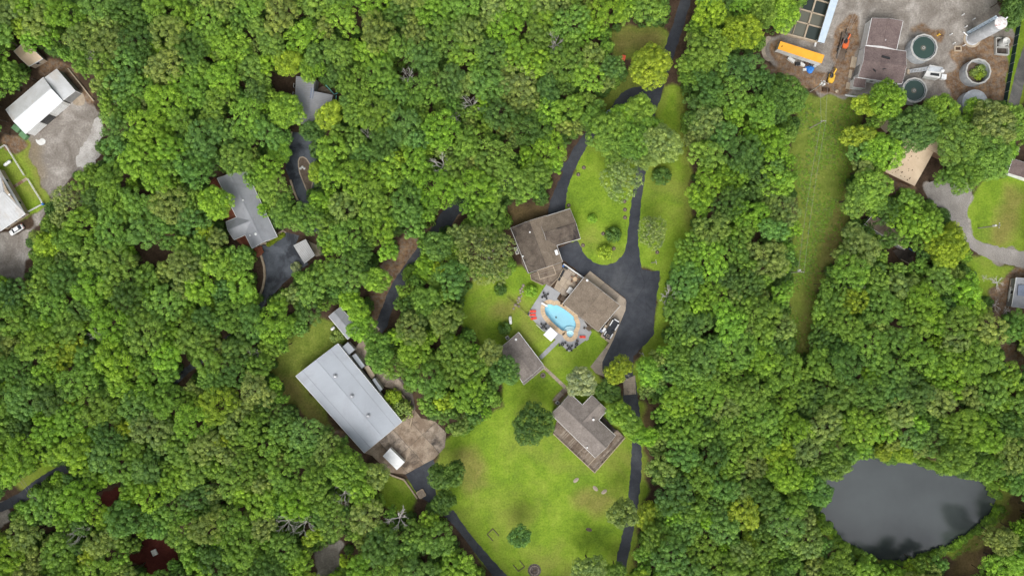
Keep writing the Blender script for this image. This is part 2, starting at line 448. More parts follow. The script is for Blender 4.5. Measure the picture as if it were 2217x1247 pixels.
# ------------------------------------------------------------------ ground areas (survey polygons)
GRASS = [
 [(1322,66),(1440,58),(1428,120),(1345,124),(1325,95)],
 [(1222,440),(1235,400),(1255,340),(1300,290),(1380,300),(1392,330),(1385,420),(1372,480),(1360,540),(1330,574),(1300,577),(1265,557),(1250,530),(1236,470)],
 [(1400,330),(1440,185),(1482,200),(1486,330),(1492,430),(1500,480),(1485,560),(1460,620),(1445,700),(1445,770),(1400,810),(1372,870),(1370,800),(1425,700),(1430,590),(1380,560),(1378,430)],
 [(1000,640),(1050,590),(1130,585),(1190,615),(1145,680),(1230,760),(1280,712),(1322,745),(1280,790),(1300,835),(1240,870),(1200,910),(1100,880),(1080,800),(1050,740),(1005,715)],
 [(1060,905),(1110,870),(1150,820),(1230,850),(1300,860),(1390,870),(1392,950),(1395,1060),(1370,1200),(1360,1300),(1110,1300),(1060,1230),(1000,1130),(960,1100),(935,1050),(940,1000),(975,950)],
 [(835,1025),(880,1045),(905,1080),(885,1115),(825,1085)],
 [(590,800),(640,720),(715,690),(755,740),(640,815),(725,925),(690,910),(615,855)],
 [(1735,215),(1855,205),(1860,330),(1830,470),(1815,540),(1765,620),(1745,770),(1720,770),(1708,600),(1735,450),(1712,330)],
 [(2095,430),(2140,392),(2260,380),(2260,560),(2145,528),(2108,512),(2093,470)],
 [(2085,560),(2125,555),(2205,590),(2160,640),(2110,640)],
 [(-40,330),(15,320),(62,335),(105,440),(60,470),(-40,480)],
 [(40,295),(80,300),(85,340),(60,330)],
 [(30,1010),(95,985),(130,1000),(70,1050),(40,1060)],
 [(2130,1040),(2180,1050),(2185,1110),(2150,1140),(2130,1170),(2060,1210),(2150,1110)],
 [(2178,60),(2260,-40),(2260,60),(2205,235),(2180,230)],
 [(1300,250),(1340,210),(1370,185),(1392,200),(1330,245)],
 [(1270,255),(1325,180),(1380,150),(1400,60),(1445,60),(1420,180),(1330,225)],
]
DRY = [
 [(1318,64),(1440,58),(1425,112),(1345,118),(1325,95)],
 [(1380,880),(1415,880),(1410,960),(1400,1060),(1380,1200),(1365,1247),(1352,1247),(1385,1080),(1392,960)],
 [(1462,190),(1490,200),(1505,480),(1490,520),(1478,340)],
 [(590,800),(640,815),(740,945),(720,960),(640,880),(600,850)],
 [(1795,480),(1830,400),(1850,250),(1860,330),(1820,540),(1760,640),(1745,790),(1722,790),(1735,680)],
 [(985,975),(1040,960),(1060,1040),(1010,1080),(985,1040)],
 [(1235,1050),(1320,1060),(1345,1095),(1290,1120),(1240,1085)],
 [(1060,660),(1130,640),(1110,700),(1050,690)],
 [(40,300),(90,300),(100,440),(85,420),(60,350)],
 [(2140,530),(2170,400),(2217,395),(2230,420),(2180,540)],
 [(2120,1130),(2217,1060),(2240,1120),(2150,1170),(2100,1260),(2040,1260)],
 [(1100,440),(1180,440),(1185,465),(1110,495),(1090,470)],
 [(895,830),(912,850),(905,890),(893,860)],
]
DIRT = [
 [(1655,90),(1700,74),(1690,108),(1720,140),(1790,160),(1850,200),(1780,207),(1700,165)],
 [(1800,95),(1835,30),(1862,50),(1850,150),(1832,200),(1800,190)],
 [(1960,60),(2010,55),(2050,70),(2040,100),(1990,70)],
 [(850,520),(900,505),(935,490),(1000,430),(1010,450),(985,480),(960,500),(920,540),(880,600),(850,650),(800,720),(800,640)],
 [(2170,600),(2217,570),(2240,700),(2160,690),(2140,640)],
 [(1880,370),(1910,330),(1990,405),(1960,440),(1900,420)],
 [(130,125),(160,150),(220,250),(228,300),(205,240),(150,165)],
 [(0,300),(40,290),(60,320),(30,335),(0,330)],
 [(2050,105),(2110,85),(2190,85),(2175,225),(2060,225),(2045,170),(2075,140)],
 [(1640,140),(1700,150),(1760,200),(1700,195)],
 [(2160,730),(2205,740),(2230,830),(2180,820)],
 [(75,130),(130,128),(150,150),(90,170)],
 [(1200,860),(1232,838),(1240,850),(1195,900)],
 [(735,960),(755,945),(715,920),(715,935)],
]
GRAVEL = [
 [(1650,85),(1700,70),(1750,0),(1750,-60),(2160,-60),(2165,40),(2200,70),(2180,140),(2110,90),(2075,125),(2050,170),(2060,222),(1850,212),(1770,207),(1735,165),(1665,140)],
 [(60,290),(85,285),(150,225),(165,190),(185,205),(222,255),(222,300),(205,350),(150,390),(125,440),(75,490),(65,560),(40,620),(-40,620),(-40,510),(60,500),(75,465),(110,440),(85,380),(62,335)],
 [(2000,398),(2040,385),(2108,400),(2098,440),(2094,460),(2098,491),(2110,518),(2145,532),(2270,555),(2270,590),(2155,568),(2121,551),(2095,534),(2068,487),(2041,457),(2005,425)],
 [(-40,1075),(20,1090),(20,1140),(-40,1150)],
 [(688,1170),(748,1178),(722,1260),(680,1260)],
]
ROUGH = [GRASS[7], GRASS[6], GRASS[13], GRASS[15], GRASS[16], GRASS[0]]
RED = [[(275,1190),(340,1155),(405,1195),(370,1230),(320,1260),(285,1215)], [(215,1055),(262,1065),(255,1095),(228,1100)]]
POND = [(1771,1103),(1768,1060),(1780,1025),(1815,1008),(1850,996),(1886,983),(1930,985),(1977,997),(2031,1018),(2075,1022),(2105,1025),(2140,1048),(2159,1073),(2153,1110),(2105,1150),(2054,1184),(1994,1203),(1943,1219),(1893,1208),(1832,1181),(1792,1132)]
GRASS.append([(1965 + (x - 1965) * 1.09, 1100 + (y - 1100) * 1.12) for x, y in POND])
def c8(pts): return [(1130 + x / 6.233, 570 + y / 6.233) for x, y in pts]
POOL = c8([(308,612),(316,580),(340,560),(370,548),(410,560),(432,574),(455,562),(482,566),(560,610),(640,670),(700,720),(704,760),(724,800),(729,845),(712,890),(696,915),(700,950),(686,985),(650,1002),(614,985),(601,950),(606,918),(590,908),(560,914),(530,897),(450,832),(385,768),(355,735),(328,700),(312,655)])

# grid sheet of ground with per-vertex cover weights
STEP = 5.0
gx = np.concatenate([[-20000, -6000, -2000, -900, -500], np.arange(-300, PXW + 300, STEP), [PXW + 500, PXW + 900, PXW + 2000, PXW + 6000, PXW + 20000]])
gy = np.concatenate([[-20000, -6000, -2000, -900, -500], np.arange(-300, PXH + 300, STEP), [PXH + 500, PXH + 900, PXH + 2000, PXH + 6000, PXH + 20000]])
GXX, GYY = np.meshgrid(gx, gy)
def raster(poly, X, Y):
    c = np.zeros(X.shape, bool); n = len(poly); j = n - 1
    for i in range(n):
        xi, yi = poly[i][0], poly[i][1]; xj, yj = poly[j][0], poly[j][1]
        if yi != yj:
            c ^= ((yi > Y) != (yj > Y)) & (X < (xj - xi) * (Y - yi) / (yj - yi) + xi)
        j = i
    return c
def blur(a, k):
    for _ in range(k):
        p = np.pad(a, 1, mode='edge')
        a = (p[:-2, 1:-1] + p[2:, 1:-1] + p[1:-1, :-2] + p[1:-1, 2:] + 2 * p[1:-1, 1:-1]) / 6
    return a
def cover(polys, k):
    a = np.zeros(GXX.shape)
    jx = GXX + 5 * np.sin(GYY * .11 + 1.3) + 3 * np.sin(GXX * .23 + GYY * .17); jy = GYY + 5 * np.sin(GXX * .13) + 3 * np.sin(GYY * .29 - GXX * .11)
    for p in polys: a[raster(p, jx, jy)] = 1
    return blur(a, k)
Wt = {'w_grass': cover(GRASS, 6), 'w_dry': cover(DRY, 16), 'w_dirt': cover(DIRT, 6), 'w_gravel': cover(GRAVEL, 3), 'w_red': cover(RED, 1), 'w_rough': cover(ROUGH, 6)}
Z = np.zeros(GXX.shape)
pin = raster(POND, GXX, GYY); Z = np.where(blur(pin.astype(float), 2) > .45, -1.2, Z)
pm = blur(raster(POOL, GXX, GYY).astype(float), 1) > .02
Z = np.where(pm, -3.2, Z)
nv = GXX.size; ny_, nx_ = GXX.shape
co = np.stack([(GXX - CX) * S, (CY - GYY) * S, Z], -1).reshape(-1, 3)
idx = np.arange(nv).reshape(ny_, nx_)
q = np.stack([idx[1:, :-1], idx[1:, 1:], idx[:-1, 1:], idx[:-1, :-1]], -1).reshape(-1, 4)
gme = bpy.data.meshes.new('ground')
gme.vertices.add(nv); gme.vertices.foreach_set('co', co.ravel())
gme.loops.add(q.size); gme.loops.foreach_set('vertex_index', q.ravel().astype(np.int32))
gme.polygons.add(len(q)); gme.polygons.foreach_set('loop_start', np.arange(0, q.size, 4).astype(np.int32))
gme.update(calc_edges=True)
for k, a in Wt.items():
    at = gme.attributes.new(k, 'FLOAT', 'POINT'); at.data.foreach_set('value', a.ravel().astype(np.float32))
def ground_mat():
    m, nt, bs = new_mat('ground_cover')
    def w(n, br, k=.55, lo=.36, hi=.64):
        a = nnode(nt, 'ShaderNodeAttribute', attribute_type='GEOMETRY', attribute_name=n)
        s = math_n(nt, 'ADD', a.outputs['Fac'], math_n(nt, 'MULTIPLY', math_n(nt, 'SUBTRACT', br, .5), k))
        return ramp(nt, s, [(lo, (0, 0, 0)), (hi, (1, 1, 1))])
    n_mid = noise(nt, .35, 6, .7); n_fine = noise(nt, 1.7, 5, .75); n_big = noise(nt, .045, 4, .6, dist=.5); n_b2 = noise(nt, .12, 5, .65, dist=.6)
    litter = ramp(nt, n_mid, [(.3, (.038, .026, .018)), (.7, (.10, .066, .044))])
    grass = ramp(nt, n_b2, [(.26, (.115, .20, .022)), (.5, (.185, .295, .026)), (.74, (.26, .36, .045))])
    patch = ramp(nt, n_mid, [(.3, (.78, .8, .75)), (.7, (1.16, 1.12, 1.15))])
    grass = mixc(nt, 1.0, grass, patch, 'MULTIPLY')
    worn = ramp(nt, n_big, [(.46, (0, 0, 0)), (.66, (1, 1, 1))])
    grass = mixc(nt, math_n(nt, 'MULTIPLY', worn, .55), grass, (.26, .25, .065))
    dry = ramp(nt, n_mid, [(.3, (.155, .12, .04)), (.7, (.26, .185, .085))])
    dirt = ramp(nt, n_mid, [(.28, (.09, .056, .036)), (.5, (.19, .115, .065)), (.72, (.36, .24, .14))])
    dirt = mixc(nt, ramp(nt, noise(nt, .8, 5, .7), [(.45, (0, 0, 0)), (.6, (.7, .7, .7))]), dirt, (.21, .18, .15))
    grav = ramp(nt, n_b2, [(.28, (.145, .125, .107)), (.5, (.25, .225, .198)), (.72, (.44, .41, .375))])
    red = ramp(nt, n_mid, [(.3, (.05, .012, .01)), (.7, (.10, .026, .02))])
    rough = ramp(nt, n_mid, [(.28, (.085, .115, .022)), (.5, (.14, .17, .035)), (.72, (.215, .23, .06))])
    grass = mixc(nt, math_n(nt, 'MULTIPLY', w('w_rough', n_mid, .6, .1, .5), .72), grass, rough)
    col = mixc(nt, w('w_grass', n_mid, .45, .10, .42), litter, grass)
    col = mixc(nt, w('w_gravel', n_mid), col, grav)
    col = mixc(nt, math_n(nt, 'MULTIPLY', w('w_dry', n_b2, 1.3, .2, 1.15), .62), col, dry)
    col = mixc(nt, w('w_dirt', n_b2, .9), col, dirt)
    col = mixc(nt, w('w_red', n_mid), col, red)
    k = ramp(nt, n_fine, [(.25, (.55, .55, .55)), (.75, (1.32, 1.32, 1.32))])
    col = mixc(nt, 1.0, col, k, 'MULTIPLY')
    nt.links.new(col, bs.inputs['Base Color']); bs.inputs['Roughness'].default_value = .95
    bs.inputs['Specular IOR Level'].default_value = .12
    bump(nt, bs, n_fine, .5, .15)
    return m
gme.materials.append(ground_mat())
ground = bpy.data.objects.new('ground', gme); COL.objects.link(ground); ground['kind'] = 'structure'

def area(name, pts, z, mat, jit=.12, sm=0, holes=(), thick=0.0):
    w = [P(*p) for p in pts]
    if sm: w = smooth_poly(w, sm)
    return sheet(name, densify(w, .8, jit), z, mat, holes, thick)

# pond
tag(area('pond', POND, -.28, M['pond'], .55, 1), kind='structure')
# asphalt: main drive, junction, loops
def t7(p): return [(1100 + x / 2.97, 410 + y / 2.97) for x, y in p]
ROAD_MAIN = [(1476,-60),(1474,0),(1457,54),(1440,101),(1430,140),(1420,168),(1398,184),(1370,190),(1345,202),(1318,238),(1290,268),(1262,292),(1243,318),(1228,352),(1214,384),(1200,412),(1190,440),(1184,470),(1186,490),
 (1215,490),(1224,450),(1226,420),(1237,385),(1252,350),(1272,315),(1300,290),(1335,252),(1365,222),(1390,210),(1408,216),(1402,250),(1390,300),(1384,340),(1376,385)] + \
 t7([(800,40),(785,130),(772,250),(765,340),(752,395),(728,435),(690,470),(640,488),(600,486),(545,468),(490,415),(462,360),(445,330),(325,375),(345,450),(420,500),(480,562),(530,528),(600,580),(690,650),(748,692),(762,715),(755,780),(725,850),(690,930),(640,1040),(612,1090),(606,1130),(610,1200),(640,1235),(720,1240)]) + \
 [(1350,822),(1350,870),(1367,880),(1367.7,962),(1366,1015),(1361,1076),(1349,1150),(1336,1201),(1331,1260),(1330,1320),(1350,1320),(1352,1247),(1361,1201),(1370,1153),(1383,1083),(1388,1036),(1389.6,982),(1386,900),(1380,850),(1376,822)] + \
 t7([(806,1200),(803,1130),(805,1072),(880,1000),(938,930),(945,800),(955,690),(972,590),(975,525),(900,522),(860,515),(845,430),(836,330),(842,230),(850,130),(862,40)]) + \
 [(1398,370),(1402,330),(1412,270),(1423,236),(1437,189),(1447,158),(1462,111),(1480,57),(1497,0),(1499,-60)]
area('road', ROAD_MAIN, .012, M['asphalt'], .2)
area('road', [(1243,330),(1225,352),(1195,350),(1150,360),(1100,385),(1050,410),(1010,425),(985,436),(962,452),(948,472),(930,500),(906,532),(890,556),(868,585),(850,612),(835,645),(822,680),(812,702),(826,722),(838,708),(846,680),(858,652),(872,626),(892,598),(915,566),(930,540),(952,510),(975,492),(992,465),(1020,445),(1060,430),(1110,405),(1160,382),(1200,372),(1225,370)], .009, M['asphalt'], .12)
area('road', [(878,1027),(938,993),(945,1015),(942,1050),(945,1085),(960,1108),(982,1104),(1010,1145),(1025,1164),(1060,1205),(1099,1247),(1140,1300),(1100,1300),(1068,1247),(1035,1205),(1014,1177),(985,1140),(958,1112),(925,1085),(905,1072)], .010, M['asphalt'], .1)
# asphalt courts of the two wooded houses, the round bed between
area('driveway', [(633,286),(658,288),(690,310),(712,350),(715,420),(720,470),(700,500),(660,505),(640,470),(640,430),(628,390),(618,366),(620,340),(625,318)], .011, M['asphalt_wet'], .1,
     holes=[[P(*p) for p in smooth_poly([(646,342),(660,340),(672,357),(680,375),(677,398),(668.5,424),(658,397),(647,370)], 1)]])
area('driveway', [(566,530),(585,533),(620,503),(648,510),(640,531),(668,572),(640,590),(615,612),(590,640),(565,672),(545,705),(525,730),(500,745),(480,752),(440,785),(410,805),(385,830),(350,855),(335,842),(375,815),(430,775),(475,740),(520,705),(545,680),(562,655),(573,610),(572,570),(560,548)], .011, M['asphalt_wet'], .1)
area('driveway', [(-60,1100),(0,1088),(40,1068),(77,1038),(128,1008),(180,985),(190,1000),(135,1028),(85,1062),(40,1095),(0,1108),(-60,1125)], .011, M['asphalt'], .12)
area('side_road', [(2260,-30),(2217,98),(2200,150),(2183,223),(2160,300),(2185,310),(2207,226),(2217,182),(2260,80)], .010, M['asphalt_old'], .12)
area('gravel_road', [(2000,398),(2040,385),(2108,400),(2098,440),(2094,460),(2098,491),(2110,518),(2145,532),(2270,555),(2270,590),(2155,568),(2121,551),(2095,534),(2068,487),(2041,457),(2005,425)], .009, M['gravel'], .3, 1)
area('gravel_patch', [(206,254),(222,256),(221,300),(216,335),(206,362),(180,364),(160,352),(176,322),(192,300),(198,275)], .008, M['gravel_light'], .9, 1)
bed_px = smooth_poly([(646,342),(660,340),(672,357),(680,375),(677,398),(668.5,424),(658,397),(647,370)], 1)
bed = thing('planting_bed', 'leaf shaped mulched bed with pale kerb inside the patchy asphalt drive', 'bed', P(660, 380))
bw = [P(*p) for p in bed_px]
sheet('mulch', bw, .08, M['timber_dark'], parent=bed)
m = MB()
for i in range(len(bw)): m.bar(bw[i - 1] + Vector((0, 0, .07)), bw[i] + Vector((0, 0, .07)), .35, .16)
m.build('kerb', M['concrete'], bed, world=True)
rg = random.Random(2)
for k_ in range(3):
    MB().rev(P(651 + 4 * k_, 365 - 3 * (k_ % 2)) + Vector((0, 0, .08)), [(.45, 0), (.4, .25), (.15, .4), (.001, .41)], 6).build('stone', M['offwhite'], bed, world=True)

# ------------------------------------------------------------------ buildings
def inset(c, d):
    """shrink a world quad towards its centre by d metres along its sides"""
    m = sum(c, Vector((0, 0, 0))) / 4; out = []
    for i in range(4):
        a = (c[(i + 1) % 4] - c[i]).normalized(); b = (c[i - 1] - c[i]).normalized()
        out.append(c[i] + (a + b) * d)
    return out

def windows(root, a, b, z, n, w=1.1, h=1.1, skip=()):
    a, b = Vector(a), Vector(b); d = (b - a); L = d.length; d = d.normalized(); nn = Vector((d.y, -d.x, 0)); ang = math.atan2(d.y, d.x)
    for i in range(n):
        if i in skip: continue
        c = a + d * (L * (i + .5) / n) + Vector((0, 0, z))
        fr = MB().box(c, (w + .2, .08, h + .2), ang).build('window', M['white'], root, world=True)
        MB().box(c + nn * .03, (w, .06, h), ang).build('pane', M['glass'], fr, world=True)

def door(root, a, b, t, w, h, mat, name='door'):
    a, b = Vector(a), Vector(b); d = (b - a); c = a + d * t; d = d.normalized(); nn = Vector((d.y, -d.x, 0)); ang = math.atan2(d.y, d.x)
    o = MB().box((c.x, c.y, h / 2 + .02), (w, .1, h), ang).build(name, mat, root, world=True)
    if name == 'door': MB().box(Vector((c.x, c.y, 1.0)) + nn * .08 + d * (w * .38), (.14, .06, .06), ang).build('handle', M['chrome'], o, world=True)
    else:
        m = MB()
        for k in range(1, int(h / .55)): m.box(Vector((c.x, c.y, k * .55)) + nn * .055, (w - .1, .03, .04), ang)
        q = m.build('door_rib', M['siding_grey'], o, world=True); q['kind'] = 'stuff'
    return o

def gable(root, px4, he, hr, roof, wall, over=.45, roof2=None, rib=None, wins=2, trim='white', base=0.0, cap=True, t=.14, hips=0.0):
    """px4: eave corners A,B,C,D as seen at eave height; ridge parallel to AB"""
    A, B, C, D = [P(x, y, he) for x, y in px4]
    if (B - A).cross(C - B).z < 0: A, B, C, D = B, A, D, C
    r1, r2 = (A + D) / 2, (B + C) / 2
    r1, r2 = r1 + (r2 - r1) * hips, r2 + (r1 - r2) * hips
    r1.z = r2.z = hr
    I = inset([A, B, C, D], over); s1, s2 = (I[0] + I[3]) / 2, (I[1] + I[2]) / 2
    wd = (B - C).length / 2; s1.z = s2.z = hr - over * (hr - he) / wd - .16
    top = he - .05
    V = [Vector((p.x, p.y, base)) for p in I] + [Vector((p.x, p.y, top)) for p in I] + [s1, s2]
    F = [(3, 2, 1, 0), (0, 1, 5, 4), (2, 3, 7, 6), (1, 2, 6, 9, 5), (3, 0, 4, 8, 7), (4, 5, 9, 8), (6, 7, 8, 9)]
    MB().add(V, F).build('wall', wall, root, world=True)
    MB().slab([A, B, r2, r1], t).build('roof_slope', roof, root, world=True)
    MB().slab([C, D, r1, r2], t).build('roof_slope', roof2 or roof, root, world=True)
    if hips > 0:
        MB().slab([B, C, r2], t).build('roof_slope', roof, root, world=True)
        MB().slab([D, A, r1], t).build('roof_slope', roof, root, world=True)
    if cap: MB().bar(r1 + Vector((0, 0, .03)), r2 + Vector((0, 0, .03)), .35, .08).build('ridge_cap', roof, root, world=True)
    if trim:
        dz = Vector((0, 0, -.12)); ax = (B - A).normalized(); ay = (C - B).normalized()
        MB().bar(A + dz - ay * .07, B + dz - ay * .07, .13, .16).build('gutter', M[trim], root, world=True)
        MB().bar(C + dz + ay * .07, D + dz + ay * .07, .13, .16).build('gutter', M[trim], root, world=True)
        if hips == 0:
            MB().bar(B + dz + ax * .03, r2 + dz + ax * .03, .05, .2).bar(C + dz + ax * .03, r2 + dz + ax * .03, .05, .2).build('barge_board', M[trim], root, world=True)
            MB().bar(A + dz - ax * .03, r1 + dz - ax * .03, .05, .2).bar(D + dz - ax * .03, r1 + dz - ax * .03, .05, .2).build('barge_board', M[trim], root, world=True)
    if rib:
        m = MB(); L = (B - A).length; n = max(2, int(L / rib))
        for i in range(1, n):
            f = i / n
            for e0, e1, q0, q1 in ((A, B, r1, r2), (D, C, r1, r2)):
                m.bar(e0 + (e1 - e0) * f + Vector((0, 0, .02)), q0 + (q1 - q0) * f + Vector((0, 0, .02)), .07, .06)
        o = m.build('standing_seam', roof, root, world=True, recalc=False); o['kind'] = 'stuff'
    if wins:
        for i in range(4):
            a, b = V[i], V[(i + 1) % 4]
            windows(root, a, b, min(1.7, he * .55) + base, wins if i % 2 == 0 else max(1, wins - 1))
    return dict(A=A, B=B, C=C, D=D, r1=r1, r2=r2, W=V[:4])

def monoslope(root, pts3, wall, roof, over=.25, rib=None, t=.12, name='roof_slope', trim=None):
    """pts3: (px,py,h) corners in order; walls under it"""
    Q = [P(*p) for p in pts3]
    if (Q[1] - Q[0]).cross(Q[2] - Q[1]).z < 0: Q = Q[::-1]
    c = sum(Q, Vector((0, 0, 0))) / len(Q)
    if wall:
        k = [q + (c - q).normalized() * over * 1.4 for q in Q]; n = len(k)
        V = [Vector((q.x, q.y, 0)) for q in k] + [Vector((q.x, q.y, q.z - t - .02)) for q in k]
        MB().add(V, [tuple(range(n - 1, -1, -1)), tuple(range(n, 2 * n))] + [(i, (i + 1) % n, n + (i + 1) % n, n + i) for i in range(n)]).build('wall', wall, root, world=True)
    MB().slab(Q, t).build(name, roof, root, world=True)
    if rib:
        i0 = rib[1]; a, b, c_, d = Q[i0 % 4], Q[(i0 + 1) % 4], Q[(i0 + 2) % 4], Q[(i0 + 3) % 4]
        n = max(2, int((b - a).length / rib[0])); m = MB()
        for i in range(1, n): m.bar(a + (b - a) * (i / n) + Vector((0, 0, .02)), d + (c_ - d) * (i / n) + Vector((0, 0, .02)), .07, .06)
        o = m.build('standing_seam', roof, root, world=True, recalc=False); o['kind'] = 'stuff'
    if trim:
        m = MB()
        for i in range(len(Q)): m.bar(Q[i] - Vector((0, 0, .1)), Q[(i + 1) % len(Q)] - Vector((0, 0, .1)), .1, .18)
        m.build('fascia', M[trim], root, world=True)
    return Q

def vent(root, px, py, h, r=.25, mat='white', hgt=.35):
    p = P(px, py, h)
    MB().tube(p - Vector((0, 0, .3)), p + Vector((0, 0, hgt)), r, r, 8).tube(p + Vector((0, 0, hgt)), p + Vector((0, 0, hgt + .08)), r * 1.4, r * 1.1, 8).build('roof_vent', M[mat], root, world=True)

def deck(root, px, z, ang, w=.3, mat='deck_wood', rail=None, railmat='timber', skirt=True):
    poly = [P(x, y, z) for x, y in px]
    if skirt: MB().prism([tuple(p[:2]) for p in poly], .02, z - .06).build('deck_frame', M['timber_dark'], root, world=True)
    boards(poly, ang, w, .03, z, .05, M[mat], root)
    if rail:
        n = len(poly)
        for i in rail:
            a, b = poly[i], poly[(i + 1) % n]; m = MB()
            for hh in (.5, .95): m.bar(a + Vector((0, 0, hh)), b + Vector((0, 0, hh)), .14, .07)
            k = max(1, int((b - a).length / 1.8))
            for j in range(k + 1):
                p = a + (b - a) * (j / k); m.box((p.x, p.y, z + .5), (.1, .1, 1.0))
            m.build('railing', M[railmat], root, world=True)

# white metal barn, left
b = thing('metal_barn', 'long white metal barn with two roll up doors beside the gravel yard', 'barn', P(80, 225))
g = gable(b, [(12.3,238.3),(93.8,168.3),(135.6,218.8),(54.8,289.6)], 4.2, 5.3, M['metal_white_grey'], M['offwhite'], .15, M['metal_white'], rib=None, wins=0)  # upper left slope takes the greyer white metal, yard slope the paler one
W = g['W']
# which long side faces the yard (lower right)
ly = max([(0, 1), (2, 3)], key=lambda e: -(W[e[0]] + W[e[1]]).y)
a_, b_ = W[ly[0]], W[ly[1]]
for t_, w_ in ((.18, 5.0), (.80, 4.4)): door(b, a_, b_, t_, w_, 3.4, M['white'], 'garage_door')
door(b, a_, b_, .48, 3.8, 3.4, M['black'], 'open_bay')
Q = monoslope(b, [(96,169,3.9),(122.7,150,3.5),(163,197.2,3.5),(137,217.5,3.9)], M['siding_grey'], M['metal_white_grey'], .1, trim='white')
MB().bar(P(163,197.2,3.3), P(176.5,203.5,.5), .2, .2).build('downpipe', M['white'], b, world=True)

# partly hidden cream shed
b = thing('tin_shed', 'cream roofed shed half under trees above the white barn', 'shed', P(62, 120))
gable(b, [(30,112),(55,90),(92,127),(62,144)], 3.0, 3.6, M['metal_tan'], M['siding_tan'], .2, wins=1, rib=.9)

# grey house at the left edge
b = thing('grey_house', 'pale grey roofed house cut by the left edge behind the white car', 'house', P(0, 440))
g = gable(b, [(-60,372),(-4,362),(54.8,463),(0,500)], 3.0, 4.6, M['metal_white_grey'], M['siding_tan'], .5, M['metal_white_grey'], wins=3, rib=.9, hips=.18)
vent(b, 22, 422, 3.8); vent(b, 3, 417, 4.0)
# metal roof house in the woods, top
b = thing('ribbed_house', 'ribbed grey metal roof house among trees above the patchy driveway', 'house', P(672, 215))
A1, A2, R1, R2 = (640.9,165.4), (636,264), (681,169), (667,263)
rA, rB = P(*R1, 5.0), P(*R2, 5.0); eA, eB = P(*A1, 3.2), P(*A2, 3.2)
E0, E1 = P(677,197.5,4.95), P(720.8,206.3,3.2); E2 = P(709,270,3.2)
MB().prism([tuple((x + (Vector((670, 215, 0)) - x) * 0)[:2]) for x in [eA.lerp(rA, .04), eB.lerp(rB, .04), E2.lerp(rB, .06), E1.lerp(E0, .06), E0, rA]], 0, 3.0).build('wall', M['siding_grey'], b, world=True)
for nm, q in (('roof_slope', [eA, eB, rB, rA]), ('roof_slope', [rB, E2, E1, E0])):
    MB().slab(q, .12).build(nm, M['metal_grey'], b, world=True)
MB().bar(rA, rB, .3, .1).build('ridge_cap', M['metal_grey'], b, world=True)
m = MB()
for i in range(1, 26):
    f = i / 26; m.bar(eA.lerp(eB, f) + Vector((0, 0, .03)), rA.lerp(rB, f) + Vector((0, 0, .03)), .2, .07)
    if i < 19: m.bar(E1.lerp(E2, i / 19) + Vector((0, 0, .03)), E0.lerp(rB, i / 19) + Vector((0, 0, .03)), .2, .07)
o = m.build('standing_seam', M['siding_grey'], b, world=True, recalc=False); o['kind'] = 'stuff'
MB().slab([P(673,191,5.05), P(671,213.5,5.1), P(677.5,213.5,4.95), P(680,191,5.05)], .06).build('skylight', M['solar'], b, world=True)
deck(b, [(683,196),(700,186),(724,205),(727,230),(718,238),(721,207)], .5, R(20), .28, 'deck_wood', skirt=True)
m = MB()
for p, q in (((705,184.6),(724,205)), ((724,205),(731,202)), ((728,207),(726,231))):
    for hh in (.9, 1.4): m.bar(P(*p, hh), P(*q, hh), .22, .08)
m.build('railing', M['teal'], b, world=True)
windows(b, P(637,235), P(641,180), 1.6, 3)

# L-shaped grey house, left of centre
b = thing('l_shaped_house', 'L shaped house with smooth grey roof and red decks under trees', 'house', P(540, 460))
g1 = gable(b, [(470.3,386),(546,538),(600,513),(533,372)], 3.2, 5.0, M['metal_grey'], M['siding_tan'], .4, wins=4)
g2 = gable(b, [(488.8,481),(546,457),(563,494),(506.5,519)], 3.2, 4.8, M['metal_grey'], M['siding_tan'], .4, wins=2)
MB().box(P(503.6,398,4.2) + Vector((0, 0, .05)), (1.1, .7, .3), R(30)).build('skylight', M['black'], b, world=True)
vent(b, 554, 507, 4.6, .3); vent(b, 542, 510, 4.2, .18); vent(b, 527, 434, 4.8, .2)
for dk, an in (([(456,398),(468,386),(487,420),(474,412)], R(-60)), ([(487,456),(497,442),(512,470),(494,478)], R(25)), ([(510,519),(532,509),(547,539),(566,533),(571,546),(560,557),(548,552),(540,545)], R(-60))):
    deck(b, dk, .55, an, .26, 'deck_red', rail=[0], railmat='deck_red')
m = MB(); c = P(559, 545, .62)
for r_ in (.5, 1.0, 1.5): m.rev(c, [(r_ - .16, 0), (r_ - .16, .1), (r_ + .1, .1), (r_ + .1, 0)], 8)
m.build('step_ring', M['deck_red'], b, world=True)
MB().slab([P(568,527,.05), P(585,533,.05), P(620,503,.05), P(612,498,.05)], .05).build('path_edge', M['concrete'], b, world=True)

b = thing('carport', 'ribbed pale grey metal carport beside the patchy asphalt court', 'carport', P(659, 545))
Q = monoslope(b, [(635.3,531.6,3.0),(662,518,3.2),(682,552.7,3.2),(659,571,3.0)], None, M['metal_white_grey'], rib=None)
m = MB()
for i in range(1, 16):
    m.bar(Q[0].lerp(Q[3], i / 16) + Vector((0, 0, .04)), Q[1].lerp(Q[2], i / 16) + Vector((0, 0, .04)), .16, .09)
o = m.build('standing_seam', M['siding_grey'], b, world=True, recalc=False); o['kind'] = 'stuff'
for q in Q:
    c = q.lerp(sum(Q, Vector()) / 4, .08); MB().box((c.x, c.y, 1.45), (.15, .15, 2.86)).build('post', M['steel'], b, world=True)
area('concrete_pad', [(668,522),(694,535),(700,552),(684,556)], .02, M['concrete'], .05)
hg = thing('planter_hedge', 'bright yellow green clipped hedge edging the grey house', 'hedge', P(596, 520))

